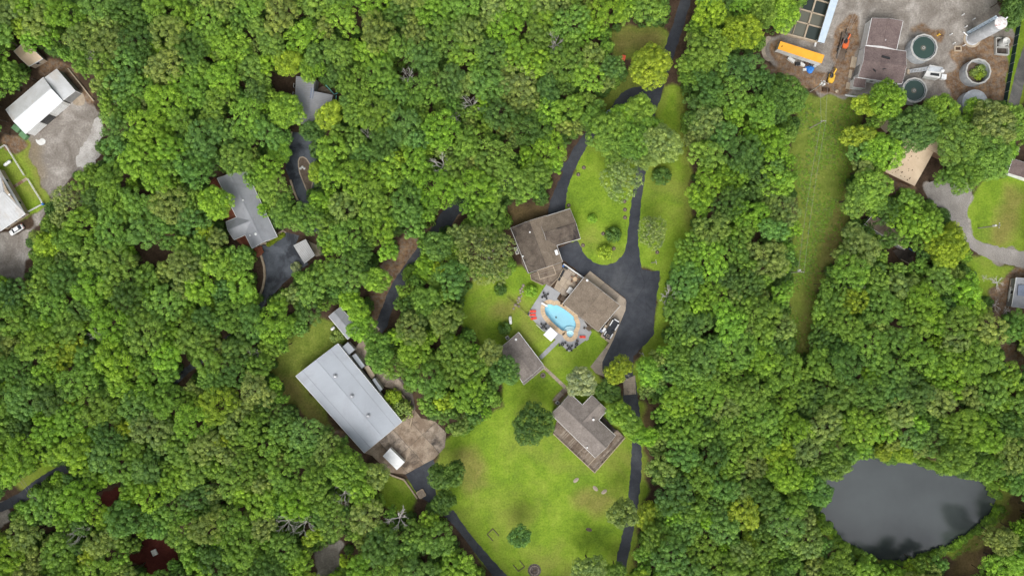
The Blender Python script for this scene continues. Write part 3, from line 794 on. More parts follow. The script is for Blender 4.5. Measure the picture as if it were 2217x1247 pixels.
# retaining kerbs by the court
def kerb_line(name, label, cat, pts, w, h, mat):
    t = thing(name, label, cat, P(*pts[0]))
    for p, q in zip(pts[:-1], pts[1:]):
        a, b2 = P(*p), P(*q); MB().bar(a + Vector((0, 0, h / 2)), b2 + Vector((0, 0, h / 2)), w, h).build('block', M[mat], t, world=True)
    return t
kerb_line('retaining_wall', 'curved tan stone retaining edge left of the asphalt court', 'wall', [(563,545),(568,560),(573,578),(574,600),(570,622),(562,643),(550,665)], .7, .5, 'rockwall')
kerb_line('retaining_wall', 'short timber edge left of the patchy driveway below the ribbed house', 'wall', [(632,286),(630,300),(627,315)], .5, .3, 'timber')
kerb_line('retaining_wall', 'short tan edging where the patchy driveway passes under trees', 'wall', [(629,390),(636,412),(645,434)], .6, .3, 'rockwall')
kerb_line('guard_rail', 'long pale timber rail between the white barn and the woods', 'rail', [(148.6,149),(165,170),(185,195),(204.5,220)], .35, .5, 'timber')

# big warehouse
b = thing('warehouse', 'large pale grey low gabled warehouse with three ridge vents', 'warehouse', P(757, 862))
g = gable(b, [(640.3,813.8),(789,980),(870,913),(731,744)], 4.6, 5.35, M['metal_warehouse'], M['offwhite'], .2, rib=None, wins=0, t=.2)
m = MB(); A, B, C, D, r1, r2 = (g[k] for k in ('A', 'B', 'C', 'D', 'r1', 'r2'))
for i in range(1, 42):
    f = i / 42
    for e0, e1 in ((A, B), (D, C)): m.bar(e0.lerp(e1, f) + Vector((0, 0, .012)), r1.lerp(r2, f) + Vector((0, 0, .012)), .05, .04)
o = m.build('standing_seam', M['metal_warehouse'], b, world=True, recalc=False); o['kind'] = 'stuff'
for e0, e1, f0 in ((A, B, .33), (D, C, .33)):
    MB().bar(e0.lerp(r1, f0) + Vector((0, 0, .03)), e1.lerp(r2, f0) + Vector((0, 0, .03)), .1, .05).build('roof_joint', M['metal_grey'], b, world=True)
for x, y in ((726,814),(762,857),(797.5,899.4)):
    p = P(x, y, 5.3)
    v_ = MB().rev(p, [(.35, 0), (.35, .2), (.48, .3), (.4, .5), (.2, .62), (.001, .65)], 12).build('roof_vent', M['tank_grey'], b, world=True, smooth=True)
    MB().rev(p + Vector((0, 0, .02)), [(.75, .02), (.68, .05), (.36, .06)], 12).build('vent_flashing', M['metal_grey'], v_, world=True)
Q = monoslope(b, [(753,740.6,3.4),(768,756.5,3.4),(755,768.8,3.8),(740,752,3.8)], M['offwhite'], M['metal_warehouse'], .1)
for p in ([(762,770,3.2),(770,765,3.0),(790,792,3.0),(783,798,3.2)], [(806,822,3.2),(811,818,3.0),(828,842,3.0),(823,848,3.2)]):
    monoslope(b, p, M['offwhite'], M['metal_warehouse'], .1)
door(b, g['W'][1], g['W'][2], .5, 5.0, 3.6, M['white'], 'garage_door')
door(b, g['W'][1], g['W'][2], .15, 1.0, 2.1, M['siding_grey'])
b = thing('metal_shed', 'narrow grey gabled shed under bright trees behind the warehouse', 'shed', P(744, 698))
gable(b, [(711.8,685),(753,734.4),(778,714),(737,665)], 3.0, 3.8, M['metal_grey'], M['siding_grey'], .2, rib=.8, wins=2)
b = thing('lean_to', 'small tan timber lean to on the drive side of the warehouse', 'shed', P(796, 808))
monoslope(b, [(789,795,2.2),(797,790,2.0),(812,813,2.0),(804,820,2.2)], M['timber_dark'], M['timber'], .1)

# concrete behind and around the warehouse
ap = bpy.data.objects.new('warehouse_apron', None); COL.objects.link(ap); ap['kind'] = 'structure'; ap.location = P(880, 960)
APR = [P(*p) for p in [(788,980),(866,914),(888,892),(897,886),(912,905),(941,911),(966,936),(963,968),(941,992),(878,1026),(838,1022),(822,1002),(806,986)]]
sheet('apron_bed', APR, .015, M['slab_dark'], parent=ap)
slabs(APR, R(-48), 7.2, 6.2, .12, .02, .10, [M['slab_a'], M['slab_b'], M['slab_a']], ap, seed=4)
SD = [P(*p) for p in [(806,699),(823,712),(797,741),(795,762),(798,786),(814,799),(832,796),(867,818),(892,846),(900,886),(888,888),(870,858),(850,842),(822,832),(800,815),(775,778),(762,762),(775,745),(792,722)]]
sd_ = bpy.data.objects.new('concrete_drive', None); COL.objects.link(sd_); sd_['kind'] = 'structure'; sd_.location = P(830, 800)
sheet('drive_bed', SD, .013, M['slab_dark'], parent=sd_)
slabs(SD, R(-48), 7.0, 6.0, .12, .018, .075, [M['slab_dark'], M['slab_dark'], M['slab_b']], sd_, seed=5)
kerb_line('retaining_wall', 'angled tan retaining wall beside the white trailer and asphalt', 'wall', [(834,1020),(852,1029),(875,1037),(889,1056),(904,1078)], .45, .7, 'rockwall')
kerb_line('retaining_wall', 'thin tan wall end beside the round shrubs by the warehouse', 'wall', [(862,843),(880,865),(895,889),(889,922)], .4, .8, 'rockwall')
pl = thing('stone_planter', 'scalloped tan stone planter at the end of the asphalt', 'planter', P(912, 1068))
pp = []
for i in range(24):
    t_ = 2 * math.pi * i / 24; r_ = 1.45 + .2 * math.cos(4 * t_ + 1); pp.append((r_ * math.cos(t_), r_ * math.sin(t_)))
MB().prism(pp, 0, .45).build('rim', M['rockwall'], pl)
MB().prism([(x * .8, y * .8) for x, y in pp], .3, .47).build('fill', M['slab_b'], pl)

# brown house above the pool
b = thing('brown_house', 'brown shingled cross gabled house with streaked dark left roof slope', 'house', P(1180, 525))
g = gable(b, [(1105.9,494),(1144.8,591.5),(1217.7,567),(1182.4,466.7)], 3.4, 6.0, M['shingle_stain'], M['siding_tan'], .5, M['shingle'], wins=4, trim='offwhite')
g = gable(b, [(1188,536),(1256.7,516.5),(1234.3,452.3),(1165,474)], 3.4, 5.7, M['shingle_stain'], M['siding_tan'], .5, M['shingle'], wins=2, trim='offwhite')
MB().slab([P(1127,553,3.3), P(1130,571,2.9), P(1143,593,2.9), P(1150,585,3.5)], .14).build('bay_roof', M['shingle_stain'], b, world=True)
sk = MB().box(P(1204.7,546.8,4.2) + Vector((0, 0, .3)), (.9, 1.6, .25), R(18)).build('skylight', M['white'], b, world=True)
vent(b, 1147, 503, 5.4, .2); vent(b, 1132, 555, 3.8, .2)
deck(b, [(1148,594),(1150,606),(1175,617.5),(1182,615),(1191,620),(1208,603),(1217.7,584),(1217,568),(1180,580)], 1.0, R(15), .28, 'deck_wood', rail=[0, 1, 4, 5])
m = MB(); fp = [P(x, y, 3.0) for x, y in ((1163.6,586.5),(1169,604.5),(1204,593.7),(1196.8,575))]
for i in range(4): m.bar(fp[i], fp[(i + 1) % 4], .2, .2); m.box((fp[i].x, fp[i].y, 2.0), (.15, .15, 2.0))
m.build('porch_frame', M['timber'], b, world=True)

# garage by the pool
b = thing('garage', 'square brown shingled garage between the pool and the black drive', 'garage', P(1281, 660))
g = gable(b, [(1264.8,600.5),(1219,657.4),(1295,717.6),(1342.6,661.4)], 3.2, 4.4, M['shingle'], M['siding_tan'], .4, wins=0, trim='offwhite')
vent(b, 1271, 607, 3.7, .3)
Wl = g['W']
for t_ in (.27, .73): door(b, Wl[3], Wl[0], t_, 4.6, 2.4, M['white'], 'garage_door')
windows(b, Wl[1], Wl[2], 1.5, 3); door(b, Wl[0], Wl[1], .5, 1.0, 2.1, M['white'])

# pool house
b = thing('pool_house', 'plain brown gabled cottage on the lawn below left of the pool', 'house', P(1128, 773))
g = gable(b, [(1122.5,719.4),(1176,790),(1132,827.6),(1078,757)], 3.0, 4.2, M['shingle_grey'], M['siding_tan'], .4, wins=3, trim='white')
monoslope(b, [(1163,777,3.05),(1179,796,2.6),(1134,833,2.6),(1120,811,3.05)], None, M['shingle_grey'], trim='white')
vent(b, 1117, 734.6, 3.5, .3); vent(b, 1096, 758, 3.4, .12, 'siding_grey')

# house with the big deck
b = thing('deck_house', 'grey shingled house with wraparound weathered deck on the large lawn', 'house', P(1262, 930))
g = gable(b, [(1192.6,896),(1288.6,990.3),(1332.3,943),(1234,852)], 3.6, 5.4, M['shingle_grey'], M['siding_tan'], .4, wins=4, trim='offwhite')
g2 = gable(b, [(1315.5,887.6),(1276,930),(1241,898),(1281.8,855.6)], 3.6, 5.1, M['shingle_grey'], M['siding_tan'], .4, wins=2, trim='offwhite')
vent(b, 1284.5, 907.8, 4.6, .28); vent(b, 1271, 968, 4.2, .18)
deck(b, [(1197.6,938),(1286.9,1022),(1352.5,946.5),(1336,930),(1322,945),(1288,982),(1207,908)], 1.1, R(47), .34, 'deck_wood', rail=[0, 1])
deck(b, [(1298,908),(1306,902),(1334,932),(1330,944)], 1.05, R(-43), .3, 'deck_dark', skirt=True)
m = MB().bar(P(1273,1008,1.2), P(1289,991,1.2), .2, .1); m.build('deck_divider', M['timber'], b, world=True)

# garage apron and paths
gap = bpy.data.objects.new('garage_apron', None); COL.objects.link(gap); gap['kind'] = 'structure'; gap.location = P(1310, 650)
GA = [P(*p) for p in [(1277.6,586.8),(1349.8,644.6),(1354.6,648),(1356,655),(1353.8,672.7),(1338.6,708),(1328,735),(1313,765),(1304,784),(1304,800),(1308,815),(1290,808),(1278,794),(1295,772),(1319,742),(1300,728),(1322,690),(1343,661),(1265,600)]]
sheet('apron_bed', GA, .02, M['slab_dark'], parent=gap)
slabs(GA, R(-38), 5.6, 7.5, .07, .024, .07, [M['concrete'], M['concrete'], M['concrete2']], gap, seed=8)
pb = bpy.data.objects.new('drive_bridge', None); COL.objects.link(pb); pb['kind'] = 'structure'; pb.location = P(1362, 838)
slabs([P(*p) for p in [(1349,824),(1375,812),(1377,853),(1351,855)]], 0, 4.5, 2.1, .05, .02, .09, [M['concrete2'], M['slab_b']], pb, seed=9)
wk = bpy.data.objects.new('stone_path', None); COL.objects.link(wk); wk['kind'] = 'structure'; wk.location = P(1200, 815)
slabs([P(*p) for p in [(1171,793),(1176,789),(1227,836),(1221,841)]], R(-43), 1.6, 1.0, .06, .01, .07, [M['concrete'], M['concrete2']], wk, seed=10)
slabs([P(*p) for p in [(1221,838),(1229,845),(1206,868),(1196,866)]], R(47), 2.0, 1.6, .05, .012, .06, [M['concrete2'], M['slab_b']], wk, seed=11)
wk2 = bpy.data.objects.new('brick_path', None); COL.objects.link(wk2); wk2['kind'] = 'structure'; wk2.location = P(45, 395)
slabs([P(*p) for p in [(28,402),(31,408),(60,390),(57,384)]], R(32), .9, .9, .05, .01, .06, [M['rockwall'], M['brick']], wk2, seed=12)

# ------------------------------------------------------------------ pool area
DECK = c8([(330,282),(520,400),(470,480),(560,560),(760,720),(830,768),(940,930),(900,1010),(635,1195),(487,1062),(455,1030),(300,915),(72,690)])
pw = [P(*p) for p in smooth_poly(POOL, 1)]
def resample(pts, n):
    L = [0]
    for i in range(len(pts)): L.append(L[-1] + (Vector(pts[(i + 1) % len(pts)][:2]) - Vector(pts[i][:2])).length)
    out = []
    j = 0
    for k in range(n):
        t = L[-1] * k / n
        while L[j + 1] < t: j += 1
        f = (t - L[j]) / (L[j + 1] - L[j]); a, b2 = Vector(pts[j][:2]), Vector(pts[(j + 1) % len(pts)][:2]); out.append(a + (b2 - a) * f)
    return out
NR = 132
inn = resample(pw, NR)
if area2(inn) < 0: inn = inn[::-1]
def offset(pts, d):
    n = len(pts); out = []
    for i in range(n):
        t = (pts[(i + 3) % n] - pts[i - 3]).normalized(); out.append(pts[i] + Vector((t.y, -t.x)) * d)
    return out
outr = offset(inn, 1.45)
dk_w = [P(*p) for p in DECK]
pd = bpy.data.objects.new('pool_deck', None); COL.objects.link(pd); pd['kind'] = 'structure'; pd.location = P(1210, 690)
sheet('deck_slab', [tuple(p[:2]) for p in dk_w], .11, M['deck_grey'], holes=[offset(inn, 1.0)], thick=.1, parent=pd)
m = MB()   # narrow board grooves are proud battens
cdk = [Vector(p[:2]) for p in dk_w]
pl = thing('swimming_pool', 'pale blue freeform swimming pool with sandstone coping and white spa', 'pool', P(1210, 690))
pl_n = NR // 3
inn_m = resample(inn, NR)
for i in range(pl_n):
    a = [i * 3 + k for k in range(4)]
    q = [inn[j % NR] for j in a] + [outr[j % NR] for j in a[::-1]]
    c = sum(q, Vector((0, 0))) / len(q)
    q = [c + (p - c) * .955 for p in q]
    MB().prism(q, -.05, .16).build('coping_stone', M['coping_a'] if i % 3 else M['coping_b'], pl, world=True)
red_in = offset(inn, -.02); red_in2 = offset(inn, .12)
MB().add([Vector((p.x, p.y, .1)) for p in red_in] + [Vector((p.x, p.y, .1)) for p in red_in2], [(i, (i + 1) % NR, NR + (i + 1) % NR, NR + i) for i in range(NR)]).build('tile_band', M['brick'], pl, world=True)
deep = P(1190, 665); sh = P(1240, 715); ax = (sh - deep)
V = []; F = []
for p in inn: V.append(Vector((p.x, p.y, .1)))
for p in offset(inn, -.05):
    f = max(0, min(1, (Vector((p.x, p.y, 0)) - deep).dot(ax) / ax.length_squared)); V.append(Vector((p.x, p.y, -2.3 + 1.3 * f)))
F = [(i, NR + i, NR + (i + 1) % NR, (i + 1) % NR) for i in range(NR)]
tr = geometry.tessellate_polygon([[Vector((v.x, v.y, 0)) for v in V[NR:]]])
F += [tuple(NR + k for k in t) for t in tr]
MB().add(V, F).build('shell', M['pool_shell'], pl, world=True, recalc=False)
sheet('water', inn, -.02, M['pool_water'], parent=pl)
spc = P(*c8([(650, 952)])[0])
MB().rev(spc, [(1.05, -.9), (1.05, .02), (1.22, .02), (1.22, -.9)], 20).build('spa_wall', M['pool_pale'], pl, world=True)
MB().rev(spc, [(1.05, -.35), (.55, -.4), (.5, -.8), (.001, -.85)], 20).build('spa_seat', M['pool_pale'], pl, world=True)
for r_, z_ in ((1.7, -.55), (2.3, -.85)):
    MB().rev(spc, [(r_ + .12, z_ - .8), (r_ + .12, z_ + .2), (r_ - .5, z_ + .2)], 24).build('step', M['pool_pale'], pl, world=True)
MB().slab([P(*p) + Vector((0, 0, -.45)) for p in c8([(330,700),(352,712),(385,745),(388,768),(362,742),(338,718)])], .8).build('bench', M['pool_pale'], pl, world=True)
MB().rev(P(*c8([(465,733)])[0]) + Vector((0, 0, -1.6)), [(.28, .02), (.22, .06), (.001, .07)], 10).build('drain', M['deck_dark'], pl, world=True)
db = thing('diving_board', 'white diving board at the upper left end of the pool', 'diving board', P(*c8([(300,555)])[0]))
a_, b_ = [P(*p) for p in c8([(262,533),(342,580)])]
MB().bar(a_ + Vector((0, 0, .62)), b_ + Vector((0, 0, .62)), .62, .07).build('board', M['white'], db, world=True)
MB().bar(a_.lerp(b_, .08) + Vector((0, 0, .36)), a_.lerp(b_, .4) + Vector((0, 0, .36)), .5, .42).build('stand', M['white'], db, world=True)
# concrete patio between house and garage
pt = bpy.data.objects.new('patio', None); COL.objects.link(pt); pt['kind'] = 'structure'; pt.location = P(1230, 605)
PT = [P(*p) for p in c8([(555,30),(815,200),(690,350),(560,480),(520,400),(432,337),(550,70)])]
sheet('patio_bed', PT, .05, M['slab_dark'], thick=.04, parent=pt)
slabs(PT, R(-33), 3.4, 3.0, .05, .06, .1, [M['concrete'], M['concrete2'], M['concrete']], pt, seed=14)
kerb_line('patio_wall', 'low white wall between the tan patio and the black drive', 'wall', c8([(560,12),(690,102),(828,198)]), .4, .9, 'offwhite')
# grey walk to the pool house
wk3 = bpy.data.objects.new('plank_walk', None); COL.objects.link(wk3); wk3['kind'] = 'structure'; wk3.location = P(1190, 755)
slabs([P(*p) for p in [(1203,735),(1211,741),(1173,778),(1166,772)]], R(-45 + 90), 1.5, 1.3, .05, .02, .1, [M['deck_grey']], wk3, seed=15)
slabs([P(*p) for p in c8([(850,1030),(885,1000),(910,1020),(872,1048)])], R(45), 2, 2, .05, .02, .08, [M['deck_grey']], wk3, seed=16)

# ------------------------------------------------------------------ treatment works, upper right
b = thing('plant_building', 'white walled works building with brown shingle roofs beside open tanks', 'building', P(1900, 115))
h_ = 3.9
g = gable(b, [(1876,98),(1888,40),(1955,46),(1941,108)], h_ + .6, h_ + 1.5, M['shingle_red'], M['white'], .12, wins=0, trim='white')
g2 = gable(b, [(1857.7,167.6),(1953,182),(1962,112),(1873,100)], h_, h_ + 1.3, M['shingle_red'], M['white'], .12, wins=0, trim='white')
Wl = g2['W']
left = min(range(4), key=lambda i: (Wl[i] + Wl[(i + 1) % 4]).x)
door(b, Wl[left], Wl[(left + 1) % 4], .72, 3.2, 3.0, M['siding_grey'], 'garage_door')
low = min(range(4), key=lambda i: (Wl[i] + Wl[(i + 1) % 4]).y)
windows(b, Wl[low], Wl[(low + 1) % 4], 1.9, 4, 1.0, .9)
monoslope(b, [(1850.5,169,3.0),(1875,172,3.0),(1873,191.7,2.7),(1846.5,188.5,2.7)], M['white'], M['shingle_red'], .1, trim='white')
for k_, (x, y, an) in enumerate(((1918,125,-15),(1893,153,-40),(1914,150,15))):
    p = P(x, y, h_ + 1.05 if k_ == 0 else h_ + .7); L_ = (2.6, 1.2, 1.2)[k_]
    MB().box(p + Vector((0, 0, -.02)), (L_, .55 if k_ == 0 else .3, .5), R(an)).build('torn_patch', M['black'], b, world=True)
vent(b, 1915, 88, h_ + 1.0)

def open_tank(name, label, px, py, r_px, h, inner='water', grp=None):
    c = P(px, py, h); r = r_px * S * (HC - h) / HC
    t = thing(name, label, 'tank', (c.x, c.y, 0))
    MB().rev((0, 0, 0), [(r - .28, .1), (r - .28, h - .1), (r, h - .1), (r, 0)], 24).build('wall', M['steel'], t)
    MB().rev((0, 0, 0), [(r - .36, h - .1), (r - .36, h), (r + .12, h), (r + .12, h - .16), (r - .3, h - .16)], 12).build('rim', M['conc_wall'], t)
    m = MB()
    for i in range(24):
        a = 2 * math.pi * i / 24; m.box(((r + .03) * math.cos(a), (r + .03) * math.sin(a), h / 2 - .1), (.06, .1, h - .4), a)
    q = m.build('wall_stave', M['steel'], t); q['kind'] = 'stuff'
    if inner == 'water':
        m = MB().rev((0, 0, 0), [(r - .3, h - .45), (.001, h - .45)], 24); m.build('water', M['tank_water'], t)
        MB().rev((0, 0, 0), [(.9, h - .44), (.6, h - .40), (.001, h - .38)], 12).build('silt_ring', M['basin_mud'], t)
        MB().rev((0, 0, 0), [(.42, h - .5), (.42, h - .2), (.28, h - .2), (.28, h - .5)], 12).build('centre_well', M['conc_wall'], t)
        MB().rev((0, 0, 0), [(r - .62, h - .3), (r - .62, h - .2), (r - .72, h - .2), (r - .72, h - .3)], 24).build('weir', M['steel'], t)
        m = MB()
        for sd_x in (-.25, .25): m.bar((-r - .15, sd_x, .2), (-r - .15, sd_x, h + .3), .05, .05)
        for k in range(int(h / .3)): m.bar((-r - .15, -.25, .4 + k * .3), (-r - .15, .25, .4 + k * .3), .04, .04)
        m.build('ladder', M['steel'], t)
    elif inner == 'soil':
        MB().rev((0, 0, 0), [(r - .3, .5), (.001, .6)], 24).build('soil', M['timber_dark'], t)
    else:
        MB().rev((0, 0, 0), [(r + .1, h), (r * .5, h + .5), (.001, h + .95)], 24).build('cone_roof', M['steel'], t)
        m = MB()
        for i in range(16):
            a = 2 * math.pi * i / 16; m.bar((r * math.cos(a), r * math.sin(a), h + .03), (.1 * math.cos(a), .1 * math.sin(a), h + .97), .07, .06)
        q = m.build('roof_rib', M['tank_grey'], t); q['kind'] = 'stuff'
    return t, c, r
open_tank('settling_tank', 'round open tank of dark green water beside the brown shingle roof', 2001, 103.4, 29, 3.4)
open_tank('settling_tank', 'round open tank of dark water partly behind bright green trees', 1980.4, 195.7, 27, 3.2)
tk3, tkc, tkr = open_tank('planted_tank', 'round open steel tank overgrown with yellow green scrub', 2118.4, 155, 27.5, 3.3, 'soil')
open_tank('covered_tank', 'round steel tank with ribbed cone roof behind the treetops', 2111, 222, 27, 3.2, 'cone')
# standpipe tower
c = P(2167.8, 50.3, 13.3)
t = thing('water_tower', 'tall flaking grey standpipe with white and rust top and ladder cage', 'tower', (c.x, c.y, 0))
r = 13.6 * S * (HC - 13.3) / HC
MB().rev((0, 0, 0), [(r * 1.15, 0), (r * 1.15, .3), (r, .3), (r, 13.1)], 24).build('shell', M['tank_grey'], t, smooth=False)
MB().rev((0, 0, 0), [(r + .03, 13.05), (r + .03, 13.2), (r * .6, 13.5), (.001, 13.6)], 24).build('dome', M['tank_top'], t)
an = R(135); dx, dy = math.cos(an), math.sin(an)
m = MB()
for s_ in (0.0, .55):
    m.bar((dx * (r + .25 + s_), dy * (r + .25 + s_), .3), (dx * (r + .25 + s_), dy * (r + .25 + s_), 13.8), .3, .3)
for k in range(10): m.rev((dx * (r + .45), dy * (r + .45), 2 + k * 1.2), [(.5, 0), (.55, .1), (.5, .2), (.45, .1)], 8)
for k in range(36): m.bar((dx * (r + .4) - dy * -.3, dy * (r + .4) + dx * -.3, .6 + k * .35), (dx * (r + .4) - dy * .3, dy * (r + .4) + dx * .3, .6 + k * .35), .05, .05)
m.build('ladder_cage', M['steel_blue'], t)
MB().box((-dx * (r + .3), dy * (r + .1), 13.3), (.9, .35, .3), R(45)).build('overflow_box', M['white'], t)
MB().tube((dx * (r + .2), dy * (r + .2) - .8, .4), (dx * (r + 2.4), dy * (r + 1.0), .4), .18, .18, 8).build('inlet_pipe', M['white'], t)
MB().rev((0, 0, 0), [(r * 1.5, 0), (r * 1.5, .15), (r * 1.1, .16)], 16).build('footing', M['concrete'], t)
# concrete vault with drum
t = thing('pump_vault', 'open concrete vault with a white drum beside the teal fence', 'vault', P(2168, 101))
m = MB()
for a_, b_ in (((2155,83),(2155,118)), ((2155,118),(2182,120)), ((2182,120),(2181,86)), ((2181,86),(2155,83)), ((2155,103),(2182,104)), ((2168,103),(2168,83))):
    m.bar(P(*a_, .5), P(*b_, .5), .3, 1.0)
m.build('vault_wall', M['conc_wall'], t, world=True)
MB().slab([P(2156,84,.12), P(2156,118,.12), P(2181,119,.12), P(2180,87,.12)], .1).build('vault_floor', M['deck_dark'], t, world=True)
c = P(2179.6, 89.7, 2.6)
MB().rev((c.x, c.y, 0), [(1.2, 0), (1.2, 2.6), (1.08, 2.6), (1.08, 1.6), (.001, 1.6)], 16).build('drum', M['offwhite'], t, world=True)
t = thing('sump_frame', 'small tan framed sump hole in the gravel below the tower', 'sump', P(2073, 106.4))
m = MB()
for x, y, w, h in ((0, .72, 2.4, .4), (0, -.72, 2.4, .4), (1.0, 0, .4, 1.05), (-1.0, 0, .4, 1.05)): m.box((x, y, .15), (w, h, .3))
m.build('frame', M['timber'], t); MB().box((0, 0, .03), (1.6, 1.05, .06)).build('hatch', M['rust'], t)
# filter hopper with stair
t = thing('filter_unit', 'white steel filter hopper with grey access stair between the tanks', 'filter', P(2018, 158))
V = [P(*p) for p in ((1996,171,.2),(2006,146,.2),(2030,150,.2),(2024,175,.2))] + [P(*p) for p in ((2001,165,3.0),(2013,141,3.0),(2041,146,3.0),(2035,170,3.0))]
MB().add(V, [(3,2,1,0),(4,5,6,7),(0,1,5,4),(1,2,6,5),(2,3,7,6),(3,0,4,7)]).build('hopper', M['offwhite'], t, world=True)
MB().slab([P(2015,158,3.1), P(2014,163,3.1), P(2033,166,3.1), P(2034,160,3.1)], .05).build('opening', M['black'], t, world=True)
MB().slab([P(2013,144,3.2), P(2010,154,3.2), P(2040,157,3.2), P(2042,147,3.2)], .1).build('grating', M['steel'], t, world=True)
m = MB(); a_, b_ = P(1968,155,.2), P(2010,149,3.1)
for dy_ in (-.5, .5): m.bar(a_ + Vector((0, dy_, 0)), b_ + Vector((0, dy_, 0)), .12, .3)
for k in range(1, 13):
    p = a_.lerp(b_, k / 13); m.box(p, (.26, 1.0, .05), R(8))
m.build('stair', M['steel'], t, world=True)
MB().rev(P(2039,154.8,3.2), [(.6, 0), (.6, .5), (.4, .85), (.001, .95)], 12).build('motor_hood', M['white'], t, world=True, smooth=True)
MB().box(P(2042,167.5,.5), (1.6, 1.6, 1.0), R(-8)).build('control_box', M['white'], t, world=True)
MB().box(P(1967,156,.15), (.9, 1.6, .3), R(-8)).build('landing', M['timber'], t, world=True)
# basin with water cells and its roof strip
t = thing('settling_basin', 'rectangular concrete basin of dark water cells along the top edge', 'basin', P(1750, 40))
BZ = [(1692,70.6),(1771,91),(1805,-20),(1727,-45)]
m = MB(); hb = 1.0
Q = [P(x, y, hb) for x, y in BZ]
for i in range(4): m.bar(Q[i] - Vector((0, 0, hb / 2)), Q[(i + 1) % 4] - Vector((0, 0, hb / 2)), .45, hb)
m.build('basin_wall', M['timber'], t, world=True)
uu = (.34, .66)
fr = [0, .27, .5, .75, 1.0]
for ci in range(4):
    for cj, (u0, u1) in enumerate(((0, .30), (.30, .62), (.62, 1))):
        q = [Q[0].lerp(Q[1], u).lerp(Q[3].lerp(Q[2], u), f) for u, f in ((u0, fr[ci]), (u1, fr[ci]), (u1, fr[ci + 1]), (u0, fr[ci + 1]))]
        mat = M['basin_water'] if (ci >= 2 and cj > 0) or (ci == 0 and cj == 2) else M['basin_mud']
        MB().slab([p - Vector((0, 0, .45)) for p in q], .05).build('water_cell', mat, t, world=True)
for f in fr[1:-1]:
    MB().bar(Q[0].lerp(Q[3], f) - Vector((0, 0, .2)), Q[1].lerp(Q[2], f) - Vector((0, 0, .2)), .28, .5).build('divider', M['timber'], t, world=True)
for u in (.30, .62):
    MB().bar(Q[0].lerp(Q[1], u) - Vector((0, 0, .18)), Q[3].lerp(Q[2], u) - Vector((0, 0, .18)), .5 if u > .5 else .2, .46).build('divider', M['timber'], t, world=True)
t = thing('walkway_roof', 'long narrow blue grey metal roof along the water basin', 'roof', P(1790, 40))
monoslope(t, [(1770.6,91,2.6),(1784.7,94,2.6),(1820,-15,2.6),(1803,-15,2.6)], None, M['steel_blue'])
for x, y in ((1773,88),(1783,90),(1789,40),(1800,42),(1806,-5),(1814,-5)):
    p = P(x, y, 2.4); MB().box((p.x, p.y, 1.2), (.15, .15, 2.4)).build('post', M['steel'], t, world=True)
def pipe(label, a, b2, r=.22, mat='white', cat='pipe', grp=None, z=.25):
    t = thing('pipe', label, cat, P(*a), group=grp); p, q = P(*a) + Vector((0, 0, z)), P(*b2) + Vector((0, 0, z))
    MB().tube(p, q, r, r, 10).build('barrel', M[mat], t, world=True)
    d = (q - p).normalized(); MB().tube(q - d * .3, q, r * 1.35, r * 1.35, 10).build('flange', M['chrome'], t, world=True)
pipe('thick white pipe lying between the basin and the orange roofed trailer', (1763,102), (1767,88), .32)
pipe('long white pipe along the lower edge of the gravel site', (1829,207), (1864,212), .28)
# bollards
for i, (x, y) in enumerate(((2082.6,34),(2106,43.5),(2089,60),(2056.7,76.4),(2063,95.8),(2085,100))):
    c = P(x, y); t = thing('bollard', ('topmost white bollard left of the grey standpipe', 'second white bollard from the top left of the standpipe', 'white bollard beside the ladder of the standpipe', 'white bollard right of the yellow hydrant', 'white bollard above left of the small sump', 'white bollard at the right end of the small sump')[i], 'bollard', c, group='white bollards on the gravel')
    MB().tube((0, 0, 0), (0, 0, 1.15), .2, .2, 8).build('post', M['white'], t); MB().rev((0, 0, 1.15), [(.2, 0), (.14, .1), (.001, .14)], 8).build('cap', M['white'], t)
t = thing('fire_hydrant', 'small yellow hydrant with black hose on the gravel', 'hydrant', P(2030, 77))
MB().rev((0, 0, 0), [(.35, 0), (.25, .1), (.25, .8), (.32, .85), (.2, 1.05), (.001, 1.1)], 10).build('body', M['yellow'], t)
MB().tube((0, 0, .6), (.6, -.05, .6), .14, .14, 8).build('outlet', M['yellow'], t); MB().tube((.6, -.05, .25), (1.9, -.2, .1), .14, .14, 6).build('hose', M['rust'], t)
# pallets by the works wall
for i, (x, y, w, h, lab) in enumerate(((1836,187,1.6,2.2,'pale wooden pallet at the lower left corner of the works'), (1847,136,1.8,3.6,'long stack of timber pallets against the white works wall'), (1840,161,1.0,2.6,'dark weathered pallet against the lower part of the white works wall'))):
    t = thing('pallet', lab, 'pallet', P(x, y), R(-10)); m = MB()
    n = int(h / .3)
    for k in range(n): MB().box((0, -h / 2 + (k + .5) * h / n, .3), (w, h / n - .06, .05)).build('slat', M['timber'], t)
    MB().box((-w * .4, 0, .14), (.12, h, .27)).build('bearer', M['timber'], t); MB().box((w * .4, 0, .14), (.12, h, .27)).build('bearer', M['timber'], t)
# screen fence
t = thing('screen_fence', 'long dark teal screened chain fence along the works boundary', 'fence', P(2185, 140))
fp = [P(2207,22), P(2200,60.5), P(2186,140), P(2171.6,221), P(2170,232)]
for a_, b_ in zip(fp[:-1], fp[1:]):
    n = max(1, round((b_ - a_).length / 3.4))
    for k in range(n):
        p, q = a_.lerp(b_, k / n), a_.lerp(b_, (k + 1) / n)
        MB().bar(p + Vector((0, 0, 1.0)), q + Vector((0, 0, 1.0)), .04, 1.9).build('screen_panel', M['teal_screen'], t, world=True)
        MB().tube(p, p + Vector((0, 0, 2.1)), .06, .06, 6).build('post', M['steel'], t, world=True)

